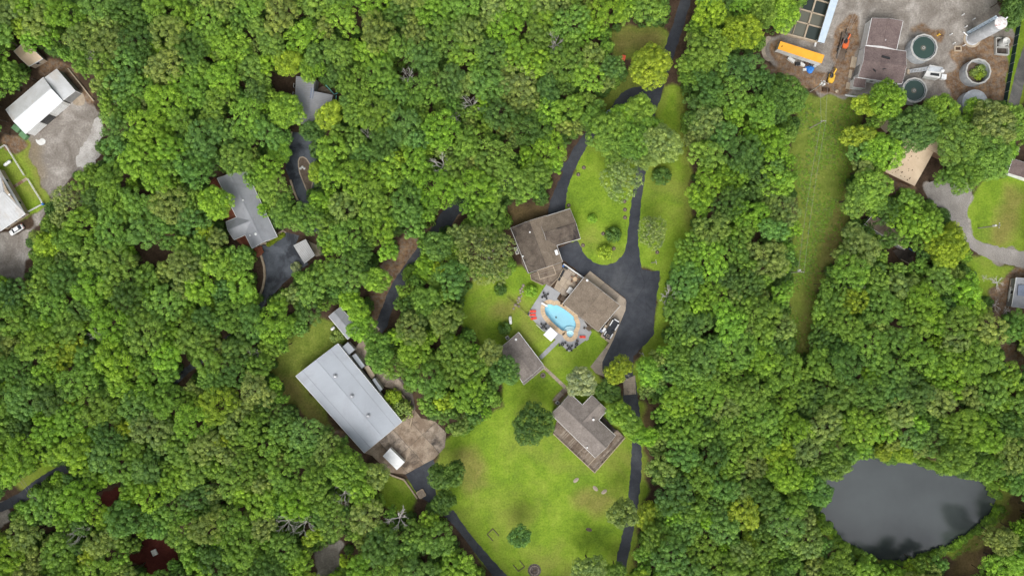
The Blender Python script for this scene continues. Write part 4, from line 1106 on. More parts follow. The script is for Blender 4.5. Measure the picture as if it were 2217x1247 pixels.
# orange roofed trailer
def box_trailer(name, label, px4, h, roofm, sidem, floor=1.0):
    Q = [P(x, y, h) for x, y in px4]; c = sum(Q, Vector()) / 4
    t = thing(name, label, 'trailer', (c.x, c.y, 0))
    MB().prism([tuple(q[:2]) for q in Q], floor, h - .12).build('body', sidem, t, world=True)
    ins = [c + (q - c) * 1.008 for q in Q]
    MB().prism([tuple(q[:2]) for q in ins], h - .12, h).build('roof', roofm, t, world=True)
    u = (Q[1] - Q[0]).normalized(); L = (Q[1] - Q[0]).length; n = (Q[2] - Q[1]); w = n.length; n = n.normalized()
    ang = math.atan2(u.y, u.x)
    if L > 9:
        m = MB()
        for k in range(1, int(L / 1.2)):
            for s_ in (0, 1):
                p = Q[0] + u * (k * 1.2) + n * (w * s_) + n * (.03 if s_ else -.03); m.box((p.x, p.y, (floor + h) / 2), (.06, .05, h - floor - .3), ang)
        o = m.build('side_rib', sidem, t, world=True); o['kind'] = 'stuff'
    for f in ((.8, .9) if L > 9 else (.5, .64)):
        for s_ in (.08, .92):
            p = Q[0] + u * (L * f) + n * (w * s_); wh = thing_part_wheel(t, p, n, .5)
    return t, Q
def thing_part_wheel(t, p, n, r, w=.28):
    c = Vector((p.x, p.y, r)); o = MB().tube(c - n * w / 2, c + n * w / 2, r, r, 14).build('wheel', M['rubber'], t, world=True)
    MB().tube(c - n * (w / 2 + .01), c + n * (w / 2 + .01), r * .55, r * .55, 12).build('rim', M['chrome'], o, world=True)
    return o
t, Q = box_trailer('semi_trailer', 'long freight trailer with bright orange roof and grey sides', [(1690.3,90),(1784.7,120),(1778.5,137.6),(1684,106.7)], 3.5, M['orange'], M['offwhite'])
MB().box(P(1693,101,3.5) + Vector((0, 0, .01)), (.5, .3, .06), R(30)).build('roof_patch', M['rust'], t, world=True)
t, Q = box_trailer('enclosed_trailer', 'white enclosed trailer parked on the stained concrete below the warehouse', [(844.6,970),(876,1000.4),(859,1017),(828.8,987)], 2.7, M['white'], M['offwhite'], .5)
e = Q[1].lerp(Q[2], .5); d = (Q[1] - Q[0]).normalized()
MB().bar(Vector((e.x, e.y, .55)), Vector((e.x, e.y, .5)) + d * 1.5, .15, .15).build('tow_bar', M['black'], t, world=True)
# junk heap
jt = thing('blue_tarp', 'crumpled bright blue tarp at the end of the junk beside the trailer', 'tarp', P(1753, 151))
V = []; F = []; rg = random.Random(5); n = 12
for j in range(5):
    for i in range(n):
        a = 2 * math.pi * i / n; rr = (2 - .42 * j) * .62 * (1 + .18 * math.sin(3 * a + j) + rg.uniform(-.08, .08))
        V.append((rr * 1.15 * math.cos(a), rr * math.sin(a), [.02, .5, .8, 1.0, 1.1][j] + rg.uniform(-.08, .08) * (j > 0)))
for j in range(4): F += [(j * n + i, j * n + (i + 1) % n, (j + 1) * n + (i + 1) % n, (j + 1) * n + i) for i in range(n)]
F.append(tuple(4 * n + i for i in range(n)))
MB().add(V, F).build('cloth', M['tarp_blue'], jt)
junk = [(1712,131,2.6,1.1,.7,'offwhite','pale panel leaning at the left end of the junk row'),(1726,140,1.6,1.0,.8,'black','dark crate in the junk row beside the pale panel'),(1736,141,1.8,1.0,.6,'offwhite','white box in the middle of the junk row'),(1745,139,1.3,1.1,1.0,'rust','rusty bin against the middle of the orange roofed trailer'),(1752,141,1.2,.9,.9,'black','black crate above the blue tarp'),(1762,143,1.1,1.1,.8,'steel','grey drum box right of the blue tarp'),(1741,152,1.2,.8,.5,'offwhite','small white box left of the blue tarp'),(1758,141,.9,.9,1.1,'timber_dark','brown crate behind the blue tarp')]
for x, y, w, d_, hh, mt, lab in junk:
    t = thing('junk_crate', lab, 'crate', P(x, y), R(-18) + rg.uniform(-.4, .4), group='junk beside the orange trailer')
    MB().box((0, 0, hh / 2), (w, d_, hh), 0, .94).build('crate_body', M[mt], t)
    MB().box((0, 0, hh), (w * .9, d_ * .85, .06), .05).build('lid', M[mt], t)
    for s_ in (-.32, .32): MB().box((w * s_, 0, hh / 2), (.08, d_ + .04, hh * .96)).build('batten', M['steel'], t)
# equipment trailer with small excavator
def excavator(label, px, py, rz, boom_mat, sc=1.0):
    t = thing('excavator', label, 'excavator', P(px, py) + Vector((0, 0, 0)), rz)
    for s_ in (-.85, .85):
        m = MB()
        tr = [(-1.5, .05), (-1.75, .35), (-1.5, .68), (1.5, .68), (1.75, .35), (1.5, .05)]
        v = [(x * sc, (s_ - .22) * sc, z * sc) for x, z in tr] + [(x * sc, (s_ + .22) * sc, z * sc) for x, z in tr]
        n = len(tr); m.add(v, [tuple(range(n)), tuple(range(2 * n - 1, n - 1, -1))] + [(i, (i + 1) % n, n + (i + 1) % n, n + i) for i in range(n)])
        m.build('track', M['rubber'], t)
    MB().tube((0, 0, .6 * sc), (0, 0, .9 * sc), .7 * sc, .7 * sc, 12).build('turntable', M['black'], t)
    MB().prism([(-1.6 * sc, -.6 * sc), (-1.3 * sc, -1.0 * sc), (.9 * sc, -1.0 * sc), (.9 * sc, 1.0 * sc), (-1.3 * sc, 1.0 * sc), (-1.6 * sc, .6 * sc)], .9 * sc, 1.55 * sc).build('engine_house', boom_mat, t)
    cb = MB().box((.15 * sc, .42 * sc, 2.0 * sc), (1.3 * sc, .95 * sc, 1.0 * sc), 0, .85).build('cab', M['glass'], t)
    MB().box((.1 * sc, .42 * sc, 2.54 * sc), (1.15 * sc, .85 * sc, .08 * sc)).build('cab_roof', M['black'], cb)
    MB().bar((.8 * sc, -.25 * sc, 1.3 * sc), (2.3 * sc, -.25 * sc, 2.9 * sc), .4 * sc, .45 * sc).build('boom', boom_mat, t)
    MB().bar((2.3 * sc, -.25 * sc, 2.9 * sc), (3.3 * sc, -.25 * sc, 1.2 * sc), .32 * sc, .35 * sc).build('stick', boom_mat, t)
    MB().prism([(2.9 * sc, -.6 * sc), (3.6 * sc, -.6 * sc), (3.6 * sc, .1 * sc), (2.9 * sc, .1 * sc)], .55 * sc, 1.2 * sc).build('bucket', M['rust'], t)
    MB().box((-1.75 * sc, 0, 1.1 * sc), (.35 * sc, 1.5 * sc, .6 * sc)).build('counterweight', boom_mat, t)
    return t
ft = thing('flatbed_trailer', 'brown planked equipment trailer carrying the orange excavator', 'trailer', P(1823, 102), R(78))
m = MB()
for k in range(9): MB().box((0, -1.04 + k * .26, .78), (8.6, .24, .06)).build('plank', M['timber_dark'], ft)
MB().box((0, -1.2, .68), (8.6, .12, .2)).box((0, 1.2, .68), (8.6, .12, .2)).build('side_rail', M['black'], ft)
MB().bar((4.3, 0, .65), (5.8, 0, .55), .2, .2).build('tow_bar', M['black'], ft)
for x in (-1.6, -.6):
    for y in (-1.35, 1.35):
        w_ = MB().tube((x, y - .13, .42), (x, y + .13, .42), .42, .42, 12).build('wheel', M['rubber'], ft); MB().tube((x, y - .14, .42), (x, y + .14, .42), .22, .22, 10).build('rim', M['chrome'], w_)
ex = excavator('orange excavator with black cab chained on the planked trailer', 1825, 98, R(78), M['orange_red'], .92); ex.location.z = .81
ex2 = excavator('yellow and red digger under the utility pole on the gravel', 1797, 170, R(76), M['yellow'], .95)
t = thing('digger_bucket', 'loose rusty bucket on the ground below the digger', 'bucket', P(1787, 196), R(-5))
MB().prism([(-1.1, -.5), (1.1, -.5), (1.1, .5), (-1.1, .5)], .02, .12).build('base', M['rust'], t); MB().box((0, .48, .4), (2.2, .08, .7)).build('back', M['rust'], t)
for x in (-1.1, 1.1): MB().box((x, 0, .35), (.07, 1.0, .6)).build('cheek', M['rust'], t)
t = thing('rubble_stone', 'pale rounded boulder below the digger on the gravel', 'boulder', P(1811, 198)); MB().rev((0, 0, 0), [(.55, 0), (.6, .25), (.4, .5), (.001, .6)], 9).build('rock', M['concrete'], t)
sg = area('gravel_berm', [(1655,85),(1662,78),(1672,82),(1660,95),(1656,110),(1660,122),(1672,132),(1660,134),(1650,122),(1648,100)], .03, M['concrete2'], .2, 1)

# tan metal house upper right
b = thing('tan_house', 'tan metal roofed house with rusty flecks under large trees', 'house', P(1970, 350))
Q = monoslope(b, [(1917,372.7,3.6),(1980.3,403.2,3.3),(2021.8,329,3.3),(1959,298,3.6)], M['brick'], M['metal_tan'], .3)
monoslope(b, [(2006,320,3.9),(2020,304,3.9),(2060,324,3.7),(2046,342,3.7)], M['brick'], M['metal_tan'], .2)
monoslope(b, [(2020,301,3.4),(2030,284,3.4),(2062,300,3.3),(2050,318,3.3)], M['brick'], M['metal_tan'], .2)
rg = random.Random(9)
for k_ in range(34):
    u, v = rg.uniform(.04, .75), rg.uniform(.05, .95); v = v * (1 - u * .3)
    p = Q[0].lerp(Q[1], u).lerp(Q[3].lerp(Q[2], u), v)
    MB().box(p + Vector((0, 0, .015)), (rg.uniform(.2, .9) * (.5 if k_ > 14 else 1), rg.uniform(.15, .3), .03), R(60) + rg.uniform(-.2, .2)).build('rust_fleck', M['rust'], b, world=True)
MB().bar(Q[0] + Vector((0, 0, -.2)), Q[1] + Vector((0, 0, -.2)), .12, .25).build('fascia', M['brick'], b, world=True)
b = thing('tan_shed', 'tan roof corner showing left of the dark tree beside the meadow', 'shed', P(1915, 278))
monoslope(b, [(1893,262,3.0),(1912,250,3.0),(1935,275,2.9),(1918,289,2.9)], M['brick'], M['metal_tan'], .2, trim='brick')
b = thing('maroon_house', 'maroon shingled white house cut by the right edge', 'house', P(2205, 370))
g = gable(b, [(2183,375),(2193.5,344),(2290,380),(2280,408)], 3.0, 3.7, M['shingle_red'], M['white'], .3, wins=2)
b = thing('brown_lodge', 'long weathered brown roof showing between trees left of the gravel road', 'shed', P(1930, 505))
gable(b, [(1873,486),(1890,466),(1972,520),(1958,540)], 3.2, 3.9, M['deck_wood'], M['siding_grey'], .2, rib=.8, wins=2)
b = thing('dark_deck', 'dark wet plank deck with blue rail under the trees', 'deck', P(1957, 552))
deck(b, [(1934,543),(1956,533),(1981,546),(1972,574),(1948,562)], .6, R(60), .3, 'deck_dark', rail=[3])
MB().bar(P(1968,538,1.5), P(1981,546,1.5), .2, .12).build('blue_rail', M['blue'], b, world=True)
b = thing('grey_cabin', 'grey metal roofed cabin with dark roof panel at the right edge', 'house', P(2215, 637))
gable(b, [(2191,664),(2201,601),(2262,607),(2256,672)], 3.0, 3.7, M['metal_grey'], M['siding_grey'], .2, rib=.9, wins=1)
MB().slab([P(2205,617,3.52), P(2203,640,3.52), P(2219,641,3.75), P(2220,617,3.75)], .08).build('roof_panel', M['solar'], b, world=True)
deck(b, [(2188,604),(2200,606),(2198,625),(2185,624)], .5, 0, .3, 'timber', skirt=True)

# ------------------------------------------------------------------ cars
def loft(sections):
    """sections: list of (x, [(y,z)...]) closed rings"""
    V = []; F = []; n = len(sections[0][1])
    for x, ring in sections: V += [(x, y, z) for y, z in ring]
    for j in range(len(sections) - 1): F += [(j * n + i, j * n + (i + 1) % n, (j + 1) * n + (i + 1) % n, (j + 1) * n + i) for i in range(n)]
    F += [tuple(range(n)), tuple((len(sections) - 1) * n + i for i in range(n))]
    return V, F
def ring(w, z0, z1, wt):
    return [(-w, z0 + .12), (-w * .94, z0), (w * .94, z0), (w, z0 + .12), (w, z1 - .22), (wt, z1), (-wt, z1), (-w, z1 - .22)]
def sedan(name, label, px, py, rz, paint, L=4.9, suv=False, cat='car'):
    t = thing(name, label, cat, P(px, py), rz); k = L / 4.9
    hgt = .25 if suv else 0
    V, F = loft([(-2.45 * k, ring(.66, .38, .72, .58)), (-2.35 * k, ring(.82, .28, .9 + hgt, .72)), (-1.6 * k, ring(.91, .24, .98 + hgt, .8)), (0, ring(.92, .22, .98 + hgt, .82)), (1.0 * k, ring(.92, .22, .95 + hgt, .8)), (2.0 * k, ring(.88, .24, .8 + hgt, .72)), (2.35 * k, ring(.76, .3, .68 + hgt, .6)), (2.45 * k, ring(.6, .38, .6 + hgt, .5))])
    body = MB().add(V, F).build('body', M[paint], t, smooth=True)
    zt = 1.42 + hgt * 1.7; zb = .93 + hgt; rear = -2.2 if suv else -1.95
    MB().add([(rear * k, -.74, zb), (1.25 * k, -.76, zb - .02), (1.25 * k, .76, zb - .02), (rear * k, .74, zb), (-1.05 * k, -.58, zt - .02), (.35 * k, -.6, zt - .02), (.35 * k, .6, zt - .02), (-1.05 * k, .58, zt - .02)],
             [(3,2,1,0),(4,5,6,7),(0,1,5,4),(1,2,6,5),(2,3,7,6),(3,0,4,7)]).build('cabin_glass', M['glass'], t)
    MB().prism([(-1.12 * k, -.6), (.38 * k, -.62), (.44 * k, 0), (.38 * k, .62), (-1.12 * k, .6), (-1.18 * k, 0)], zt - .03, zt + .03).build('roof', M[paint], t)
    for x, s_ in ((-.35, -1), (-.35, 1), (.32, -1), (.32, 1), (-1.1, -1), (-1.1, 1)):
        MB().bar((x * k * 1.35 + (.25 if x > 0 else 0), s_ * .77, zb - .03), (x * k, s_ * .61, zt), .09, .05).build('pillar', M[paint], t)
    for x in (-1.5 * k, 1.5 * k):
        for s_ in (-1, 1):
            w_ = MB().tube((x, s_ * .7, .33), (x, s_ * .93, .33), .33, .33, 14).build('wheel', M['rubber'], t); MB().tube((x, s_ * .72, .33), (x, s_ * .94, .33), .2, .2, 10).build('rim', M['chrome'], w_)
    for s_ in (-1, 1):
        MB().box((2.3 * k, s_ * .58, .66 + hgt), (.2, .3, .12)).build('headlight', M['chrome'], t); MB().box((-2.36 * k, s_ * .62, .8 + hgt), (.14, .3, .14)).build('tail_light', M['red'], t)
        MB().box((.95 * k, s_ * 1.0, 1.0 + hgt), (.14, .18, .12)).build('mirror', M[paint], t)
    return t
sedan('parked_car', 'white sedan parked beside the grey house at the left edge', 38.5, 498, R(211), 'white', 5.0)
sedan('parked_car', 'white car mostly hidden under yellow green trees left of gravel road', 2041, 578, R(55), 'white', 4.7, True)
t = sedan('parked_car', 'white pickup with ladder racks parked against the grey cabin', 2187, 639, R(-97), 'white', 5.4, True, 'pickup')
MB().box((-.9, 0, 1.85), (2.6, 1.6, .12)).build('rack_top', M['white'], t)
for x in (-2.1, -.9, .3): MB().box((x, 0, 1.94), (.12, 1.6, .08)).build('rack_bar', M['steel'], t)
t = sedan('parked_car', 'small light blue car half hidden where the drive meets the woods', 1314, 250, R(38), 'steel_blue', 4.2)
# red tractor pieces at the wood edge
t = thing('garden_tractor', 'red orange garden tractor at the wood edge left of the road', 'tractor', P(1349, 164), R(80))
MB().box((.5, 0, .75), (1.1, .7, .5), 0, .9).build('hood', M['orange_red'], t); MB().box((-.5, 0, .6), (1.0, .9, .35)).build('mudguard', M['orange_red'], t); MB().box((-.45, 0, .95), (.5, .5, .3)).build('seat', M['black'], t)
for x, y, r_ in ((.8, .5, .3), (.8, -.5, .3), (-.6, .6, .48), (-.6, -.6, .48)): MB().tube((x, y - .13, r_), (x, y + .13, r_), r_, r_, 12).build('wheel', M['rubber'], t)
t = thing('tool_cart', 'coral red tipping cart above the garden tractor', 'cart', P(1349, 128), R(75))
MB().box((0, 0, .65), (1.6, 1.1, .5), 0, 1.12).build('tub', M['coral'], t); MB().bar((.8, 0, .5), (1.7, 0, .4), .08, .08).build('drawbar', M['black'], t)
for y in (-.6, .6): MB().tube((-.1, y - .08, .3), (-.1, y + .08, .3), .3, .3, 12).build('wheel', M['rubber'], t)

# pontoon boat
t = thing('pontoon_boat', 'white pontoon boat with black deck on the concrete beside the garage', 'boat', P(1323, 711.5), R(59))
for y in (-.85, .85):
    m = MB(); m.tube((-3.3, y, .55), (2.7, y, .55), .34, .34, 12); m.tube((2.7, y, .55), (3.6, y, .75), .34, .05, 12); m.build('pontoon', M['chrome'], t, smooth=False)
MB().prism([(-3.4, -1.25), (3.1, -1.25), (3.45, -.8), (3.45, .8), (3.1, 1.25), (-3.4, 1.25)], .9, 1.02).build('deck', M['cover_black'], t)
for (x0, x1, y) in ((.6, 2.7, 1.13), (-2.9, -1.5, 1.13), (.2, 2.4, -1.13), (-2.9, -1.2, -1.13)):
    s_ = MB().box(((x0 + x1) / 2, y, 1.3), (x1 - x0, .3, .55)).build('bench_seat', M['white'], t); MB().box(((x0 + x1) / 2, y * 1.09, 1.65), (x1 - x0, .12, .35)).build('seat_back', M['white'], s_)
MB().box((3.15, 0, 1.3), (.32, 1.7, .55)).build('bow_seat', M['white'], t)
MB().box((-2.55, -.1, 1.05), (.8, 1.0, .06)).build('table_frame', M['timber'], t); MB().box((-2.55, -.1, 1.07), (.55, .72, .06)).build('hatch', M['cover_black'], t)
MB().box((-.6, -.75, 1.35), (.6, .5, .65), 0, .85).build('helm', M['black'], t)
MB().box((-3.65, 0, 1.0), (.4, .45, .9), 0, .8).build('outboard_motor', M['black'], t)
for x in (-1.2, 0):
    for y in (-1.0, 1.0): MB().tube((x, y - .1, .28), (x, y + .1, .28), .28, .28, 12).build('trailer_wheel', M['rubber'], t)
for i, (x, y, w, d_, hh, mt, lab) in enumerate(((1307,714,1.4,.9,.9,'white','white cushion box beside the garage corner by the boat'), (1302,716,1.0,.9,.7,'solar','blue grey cooler beside the white cushion box'), (1310,707,1.2,.7,.8,'timber','tan crate between the garage and the pontoon boat'))):
    t = thing('storage_box', lab, 'box', P(x, y), R(58)); MB().box((0, 0, hh / 2), (w, d_, hh), 0, .95).build('box_body', M[mt], t); MB().box((0, 0, hh + .04), (w * .98, d_ * .98, .08)).build('lid', M['white' if i == 0 else mt], t)
    MB().box((w / 2 + .02, 0, hh * .6), (.05, .3, .06)).build('handle', M['chrome'], t)

# ------------------------------------------------------------------ pool furniture
def lounger():
    t = thing('sun_lounger', '', 'sun lounger')
    MB().box((.3, 0, .32), (1.3, .72, .1)).build('seat', M['red'], t)
    MB().add([(-.35, -.36, .3), (-.35, .36, .3), (-1.0, .36, .72), (-1.0, -.36, .72), (-.35, -.36, .4), (-.35, .36, .4), (-1.05, .36, .82), (-1.05, -.36, .82)], [(0,1,2,3),(7,6,5,4),(0,4,5,1),(1,5,6,2),(2,6,7,3),(3,7,4,0)]).build('backrest', M['red'], t)
    MB().box((-.9, 0, .8), (.22, .5, .1)).build('head_cushion', M['coral'], t)
    for x in (-.5, .8):
        for y in (-.3, .3): MB().box((x, y, .14), (.05, .05, .28)).build('leg', M['white'], t)
    for y in (-.37, .37): MB().box((.2, y, .3), (1.6, .04, .07)).build('frame', M['white'], t)
    return t
L0 = lounger()
lab = ['uppermost of the three red loungers at the left corner of the pool deck', 'middle coral lounger of the three at the left deck corner', 'lowest of the three red loungers at the left deck corner', 'single red lounger near the lower right end of the pool']
for i, (x, y, a) in enumerate(((150,648,0),(147,695,0),(160,742,8),(817,993,-2))):
    p = P(*c8([(x, y)])[0]); p.z = .11
    o = L0 if i == 0 else copy_tree(L0, p, R(a)); o.location = p; o.rotation_euler = (0, 0, R(a)); o['label'] = lab[i]; o['group'] = 'red pool loungers'; o.scale = (1.0, 1.08, 1)
def iron_set(label, px, py, n, rz, z=.11):
    p = P(px, py); t = thing('patio_table', 'round black wrought iron table ' + label, 'table', (p.x, p.y, z), rz, 'black iron patio tables')
    MB().rev((0, 0, 0), [(.55, .68), (.6, .7), (.6, .74), (.2, .745)], 16).build('table_top', M['iron'], t)
    MB().tube((0, 0, .02), (0, 0, .7), .06, .05, 8).build('pedestal', M['iron'], t); MB().box((0, 0, .03), (.8, .1, .05)).box((0, 0, .03), (.1, .8, .05)).build('foot', M['iron'], t)
    for k in range(n):
        a = rz + 2 * math.pi * k / n + .3; q = (p.x + 1.0 * math.cos(a), p.y + 1.0 * math.sin(a), z)
        c = thing('patio_chair', ('first', 'second', 'third', 'fourth')[k] + ' black iron chair of the set ' + label, 'chair', q, a + math.pi, 'black iron patio chairs')
        MB().rev((0, 0, 0), [(.001, .46), (.3, .46), (.32, .42), (.001, .42)], 12).build('seat', M['iron'], c)
        m = MB()
        for j in range(5): m.bar((-.26, -.2 + j * .1, .44), (-.36, -.22 + j * .11, .92), .04, .04)
        m.bar((-.36, -.26, .92), (-.36, .26, .92), .05, .05); m.build('backrest', M['iron'], c)
        for x in (-.22, .22):
            for y in (-.2, .2): MB().box((x, y, .22), (.04, .04, .44)).build('leg', M['iron'], c)
for (x, y, n, a, l) in ((312,438,4,.2,'near the top corner of the pool deck'), (292,850,4,.5,'beside the white canopy'), (545,1090,2,.1,'left of the lower deck corner'), (640,1140,4,.4,'at the lowest corner of the deck'), (735,1088,2,.9,'along the lower right deck edge')):
    iron_set(l, *c8([(x, y)])[0], n, a)
t = thing('shade_canopy', 'white square shade canopy on posts beside the pool walkway', 'canopy', P(*c8([(388,958)])[0]))
Q = [P(x, y, 2.5) for x, y in c8([(385,860),(485,950),(395,1055),(288,965)])]; ctr = sum(Q, Vector()) / 4 + Vector((0, 0, .35))
for i in range(4): MB().slab([Q[i], Q[(i + 1) % 4], ctr], .04).build('canopy_panel', M['fabric_white'], t, world=True)
for q in Q:
    k = q.lerp(ctr, .06); MB().box((k.x, k.y, 1.25), (.09, .09, 2.5)).build('post', M['white'], t, world=True)
# patio things
t = thing('patio_sofa', 'long black outdoor sofa along the house deck edge', 'sofa', P(*c8([(540,140)])[0]) + Vector((0, 0, .1)), R(62))
MB().box((0, 0, .25), (2.2, .9, .4)).build('base', M['black'], t); MB().box((0, .38, .6), (2.2, .2, .4)).build('backrest', M['black'], t)
for x in (-1.0, 1.0): MB().box((x, 0, .5), (.2, .9, .3)).build('armrest', M['black'], t)
t = thing('patio_armchair', 'black outdoor armchair below the long black sofa', 'armchair', P(*c8([(500,215)])[0]) + Vector((0, 0, .1)), R(65))
MB().box((0, 0, .25), (.95, .85, .4)).build('base', M['black'], t); MB().box((0, .35, .6), (.95, .2, .4)).build('backrest', M['black'], t)
for x in (-.42, .42): MB().box((x, 0, .5), (.14, .85, .3)).build('armrest', M['black'], t)
t = thing('hot_tub', 'small white topped hot tub on the tan patio against the garage', 'hot tub', P(*c8([(640,365)])[0]) + Vector((0, 0, .1)), R(57))
MB().box((0, 0, .42), (2.2, 1.5, .84), 0, .97).build('cabinet', M['brick'], t); MB().box((0, 0, .9), (2.1, 1.35, .12)).build('cover', M['offwhite'], t); MB().box((0, 0, .965), (.05, 1.35, .03)).build('cover_seam', M['siding_grey'], t)
t = thing('grill_cart', 'blue and black grill by the upper corner of the patio', 'grill', P(*c8([(590,65)])[0]) + Vector((0, 0, .1)), R(-35))
MB().box((0, 0, .5), (1.5, .7, .9)).build('cabinet', M['black'], t); MB().tube((-.4, 0, 1.0), (.5, 0, 1.0), .32, .32, 12).build('lid', M['black'], t); MB().box((-1.0, 0, .8), (.6, .6, .06)).build('side_shelf', M['blue'], t); MB().box((-1.0, 0, .45), (.5, .5, .6)).build('water_barrel', M['blue'], t)
t = thing('dining_table', 'round pale patio table ringed by brown chairs on the tan patio', 'table', P(*c8([(715,215)])[0]) + Vector((0, 0, .1)))
MB().rev((0, 0, 0), [(.7, .68), (.75, .72), (.001, .75)], 16).build('table_top', M['coping_a'], t); MB().tube((0, 0, .02), (0, 0, .7), .1, .07, 8).build('pedestal', M['iron'], t)
for k in range(5):
    a = k * 1.256; p = P(*c8([(715,215)])[0])
    c = thing('dining_chair', ('right', 'upper right', 'upper left', 'lower left', 'lower right')[k] + ' brown chair around the pale round patio table', 'chair', (p.x + 1.25 * math.cos(a), p.y + 1.25 * math.sin(a), .1), a + math.pi, 'brown patio chairs')
    MB().box((0, 0, .45), (.55, .55, .1)).build('seat', M['brick'], c); MB().box((-.27, 0, .75), (.07, .52, .55)).build('backrest', M['brick'], c)
    for x in (-.22, .22):
        for y in (-.22, .22): MB().box((x, y, .2), (.05, .05, .4)).build('leg', M['iron'], c)
for (x, y, a, lab_) in ((558,480,57,'dark slatted wooden steps at the left corner of the garage'), (905,872,-40,'dark slatted wooden gate box at the lower corner of the garage')):
    t = thing('wood_steps', lab_, 'steps', P(*c8([(x, y)])[0]) + Vector((0, 0, .1)), R(a))
    for k in range(6): MB().box((0, -.75 + k * .3, .35), (1.5, .26, .06)).build('slat', M['timber_dark'], t)
    MB().box((-.7, 0, .18), (.08, 1.7, .34)).build('side', M['timber'], t); MB().box((.7, 0, .18), (.08, 1.7, .34)).build('side', M['timber'], t)
t = thing('waste_bin', 'small black bin at the left corner of the pool deck', 'bin', P(*c8([(84,687)])[0]) + Vector((0, 0, .11)))
MB().rev((0, 0, 0), [(.26, 0), (.32, .75), (.28, .75), (.24, .1)], 10).build('bin_body', M['black'], t); MB().rev((0, 0, .75), [(.33, 0), (.3, .06), (.001, .1)], 10).build('lid', M['iron'], t)
for (x, y, lab_) in ((527,541,'left black urn at the garage corner by the pool'), (563,568,'right black urn at the garage corner by the pool'), (840,873,'black urn beside the dark wooden gate box'), (742,1045,'black and white urn right of the spa')):
    t = thing('plant_urn', lab_, 'urn', P(*c8([(x, y)])[0]) + Vector((0, 0, .11)), group='black urns by the pool')
    MB().rev((0, 0, 0), [(.2, 0), (.22, .05), (.35, .45), (.3, .6), (.24, .58), (.001, .5)], 10).build('pot', M['iron'], t); MB().rev((0, 0, .5), [(.28, 0), (.22, .15), (.001, .2)], 8).build('soil', M['timber_dark'], t)

# ------------------------------------------------------------------ utilities and garden
def ac_unit(label, px, py, rz):
    t = thing('air_conditioner', label, 'air conditioner', P(px, py), rz)
    MB().box((0, 0, .45), (1.0, 1.0, .8)).build('casing', M['offwhite'], t); MB().rev((0, 0, .85), [(.4, 0), (.4, .05), (.3, .05)], 14).build('fan_ring', M['siding_grey'], t)
    MB().rev((0, 0, .86), [(.3, 0), (.001, .01)], 12).build('fan_well', M['black'], t); MB().box((0, 0, .9), (.7, .07, .03), .5).build('fan_blade', M['siding_grey'], t); MB().box((0, 0, .9), (.7, .07, .03), 2.1).build('fan_blade', M['siding_grey'], t)
    MB().box((0, 0, .03), (1.2, 1.2, .06)).build('pad', M['concrete'], t)
for a_ in (('upper of two air conditioners beside the brown house', 1117, 539, R(18)), ('lower of two air conditioners beside the brown house', 1119.6, 547, R(18)), ('air conditioner at the top corner of the pool house', 1098.5, 731, R(35)), ('air conditioner at the left corner of the deck house', 1206.7, 871, R(45)), ('air conditioner beside the grey house by the propane tank', 9.4, 376.5, R(30))): ac_unit(*a_)
def propane(label, px, py, rz, L=2.5):
    t = thing('propane_tank', label, 'tank', P(px, py), rz); m = MB(); r = .5
    prof = [(-L / 2 - .35, .02), (-L / 2 - .28, .25), (-L / 2 - .12, .42), (-L / 2, .5), (L / 2, .5), (L / 2 + .12, .42), (L / 2 + .28, .25), (L / 2 + .35, .02)]
    V = []; F = []; n = 12
    for x, rr in prof:
        for i in range(n): a = 2 * math.pi * i / n; V.append((x, rr * math.cos(a), .72 + rr * math.sin(a)))
    for j in range(len(prof) - 1): F += [(j * n + i, j * n + (i + 1) % n, (j + 1) * n + (i + 1) % n, (j + 1) * n + i) for i in range(n)]
    m.add(V, F).build('vessel', M['white'], t, smooth=True)
    MB().rev((0, 0, 1.2), [(.2, 0), (.2, .18), (.001, .22)], 10).build('valve_cap', M['offwhite'], t)
    for x in (-L * .33, L * .33): MB().box((x, 0, .12), (.25, .9, .24)).build('saddle', M['concrete'], t)
propane('white propane tank on the lawn left of the pool house', 1105, 693, R(95), 2.0)
propane('white propane tank on the lawn at the far left edge', 19.5, 354.5, R(38), 2.1)
propane('small white tank on the lawn behind the metal shed', 722, 710.6, R(40), 1.0)
t = thing('water_barrel', 'blue plastic barrel at the corner of the white rail fence', 'barrel', P(96, 443)); MB().rev((0, 0, 0), [(.32, 0), (.38, .3), (.38, .7), (.32, 1.0), (.26, 1.0), (.001, .95)], 12).build('drum', M['blue'], t, smooth=True); MB().rev((0, 0, .33), [(.4, 0), (.4, .05)], 12).build('hoop', M['blue'], t)
MB().rev((-.2, .45, 0), [(.2, 0), (.2, 1.1), (.001, 1.15)], 8).build('gate_post', M['white'], t)
t = thing('rail_fence', 'thin white rail fence round the small lawn at the left edge', 'fence', P(60, 385))
for pts in ([(-20,335),(15,315),(56,381)], [(63,388),(95,440)], [(93,444),(65,459)]):
    for p, q in zip(pts[:-1], pts[1:]):
        a_, b_ = P(*p), P(*q); n = max(1, round((b_ - a_).length / 2.4))
        for z_ in (.5, 1.05): MB().bar(a_ + Vector((0, 0, z_)), b_ + Vector((0, 0, z_)), .16, .08).build('rail', M['offwhite'], t, world=True)
        for k in range(n + 1):
            c = a_.lerp(b_, k / n); MB().box((c.x, c.y, .58), (.12, .12, 1.16)).build('post', M['offwhite'], t, world=True)
t = thing('paling_fence', 'thin dark wire fence line running to the left deck corner', 'fence', P(1120, 662))
a_, b_ = P(1098.5, 643), P(1140, 680)
for z_ in (.4, .8, 1.15): MB().bar(a_ + Vector((0, 0, z_)), b_ + Vector((0, 0, z_)), .07, .06).build('rail', M['timber_dark'], t, world=True)
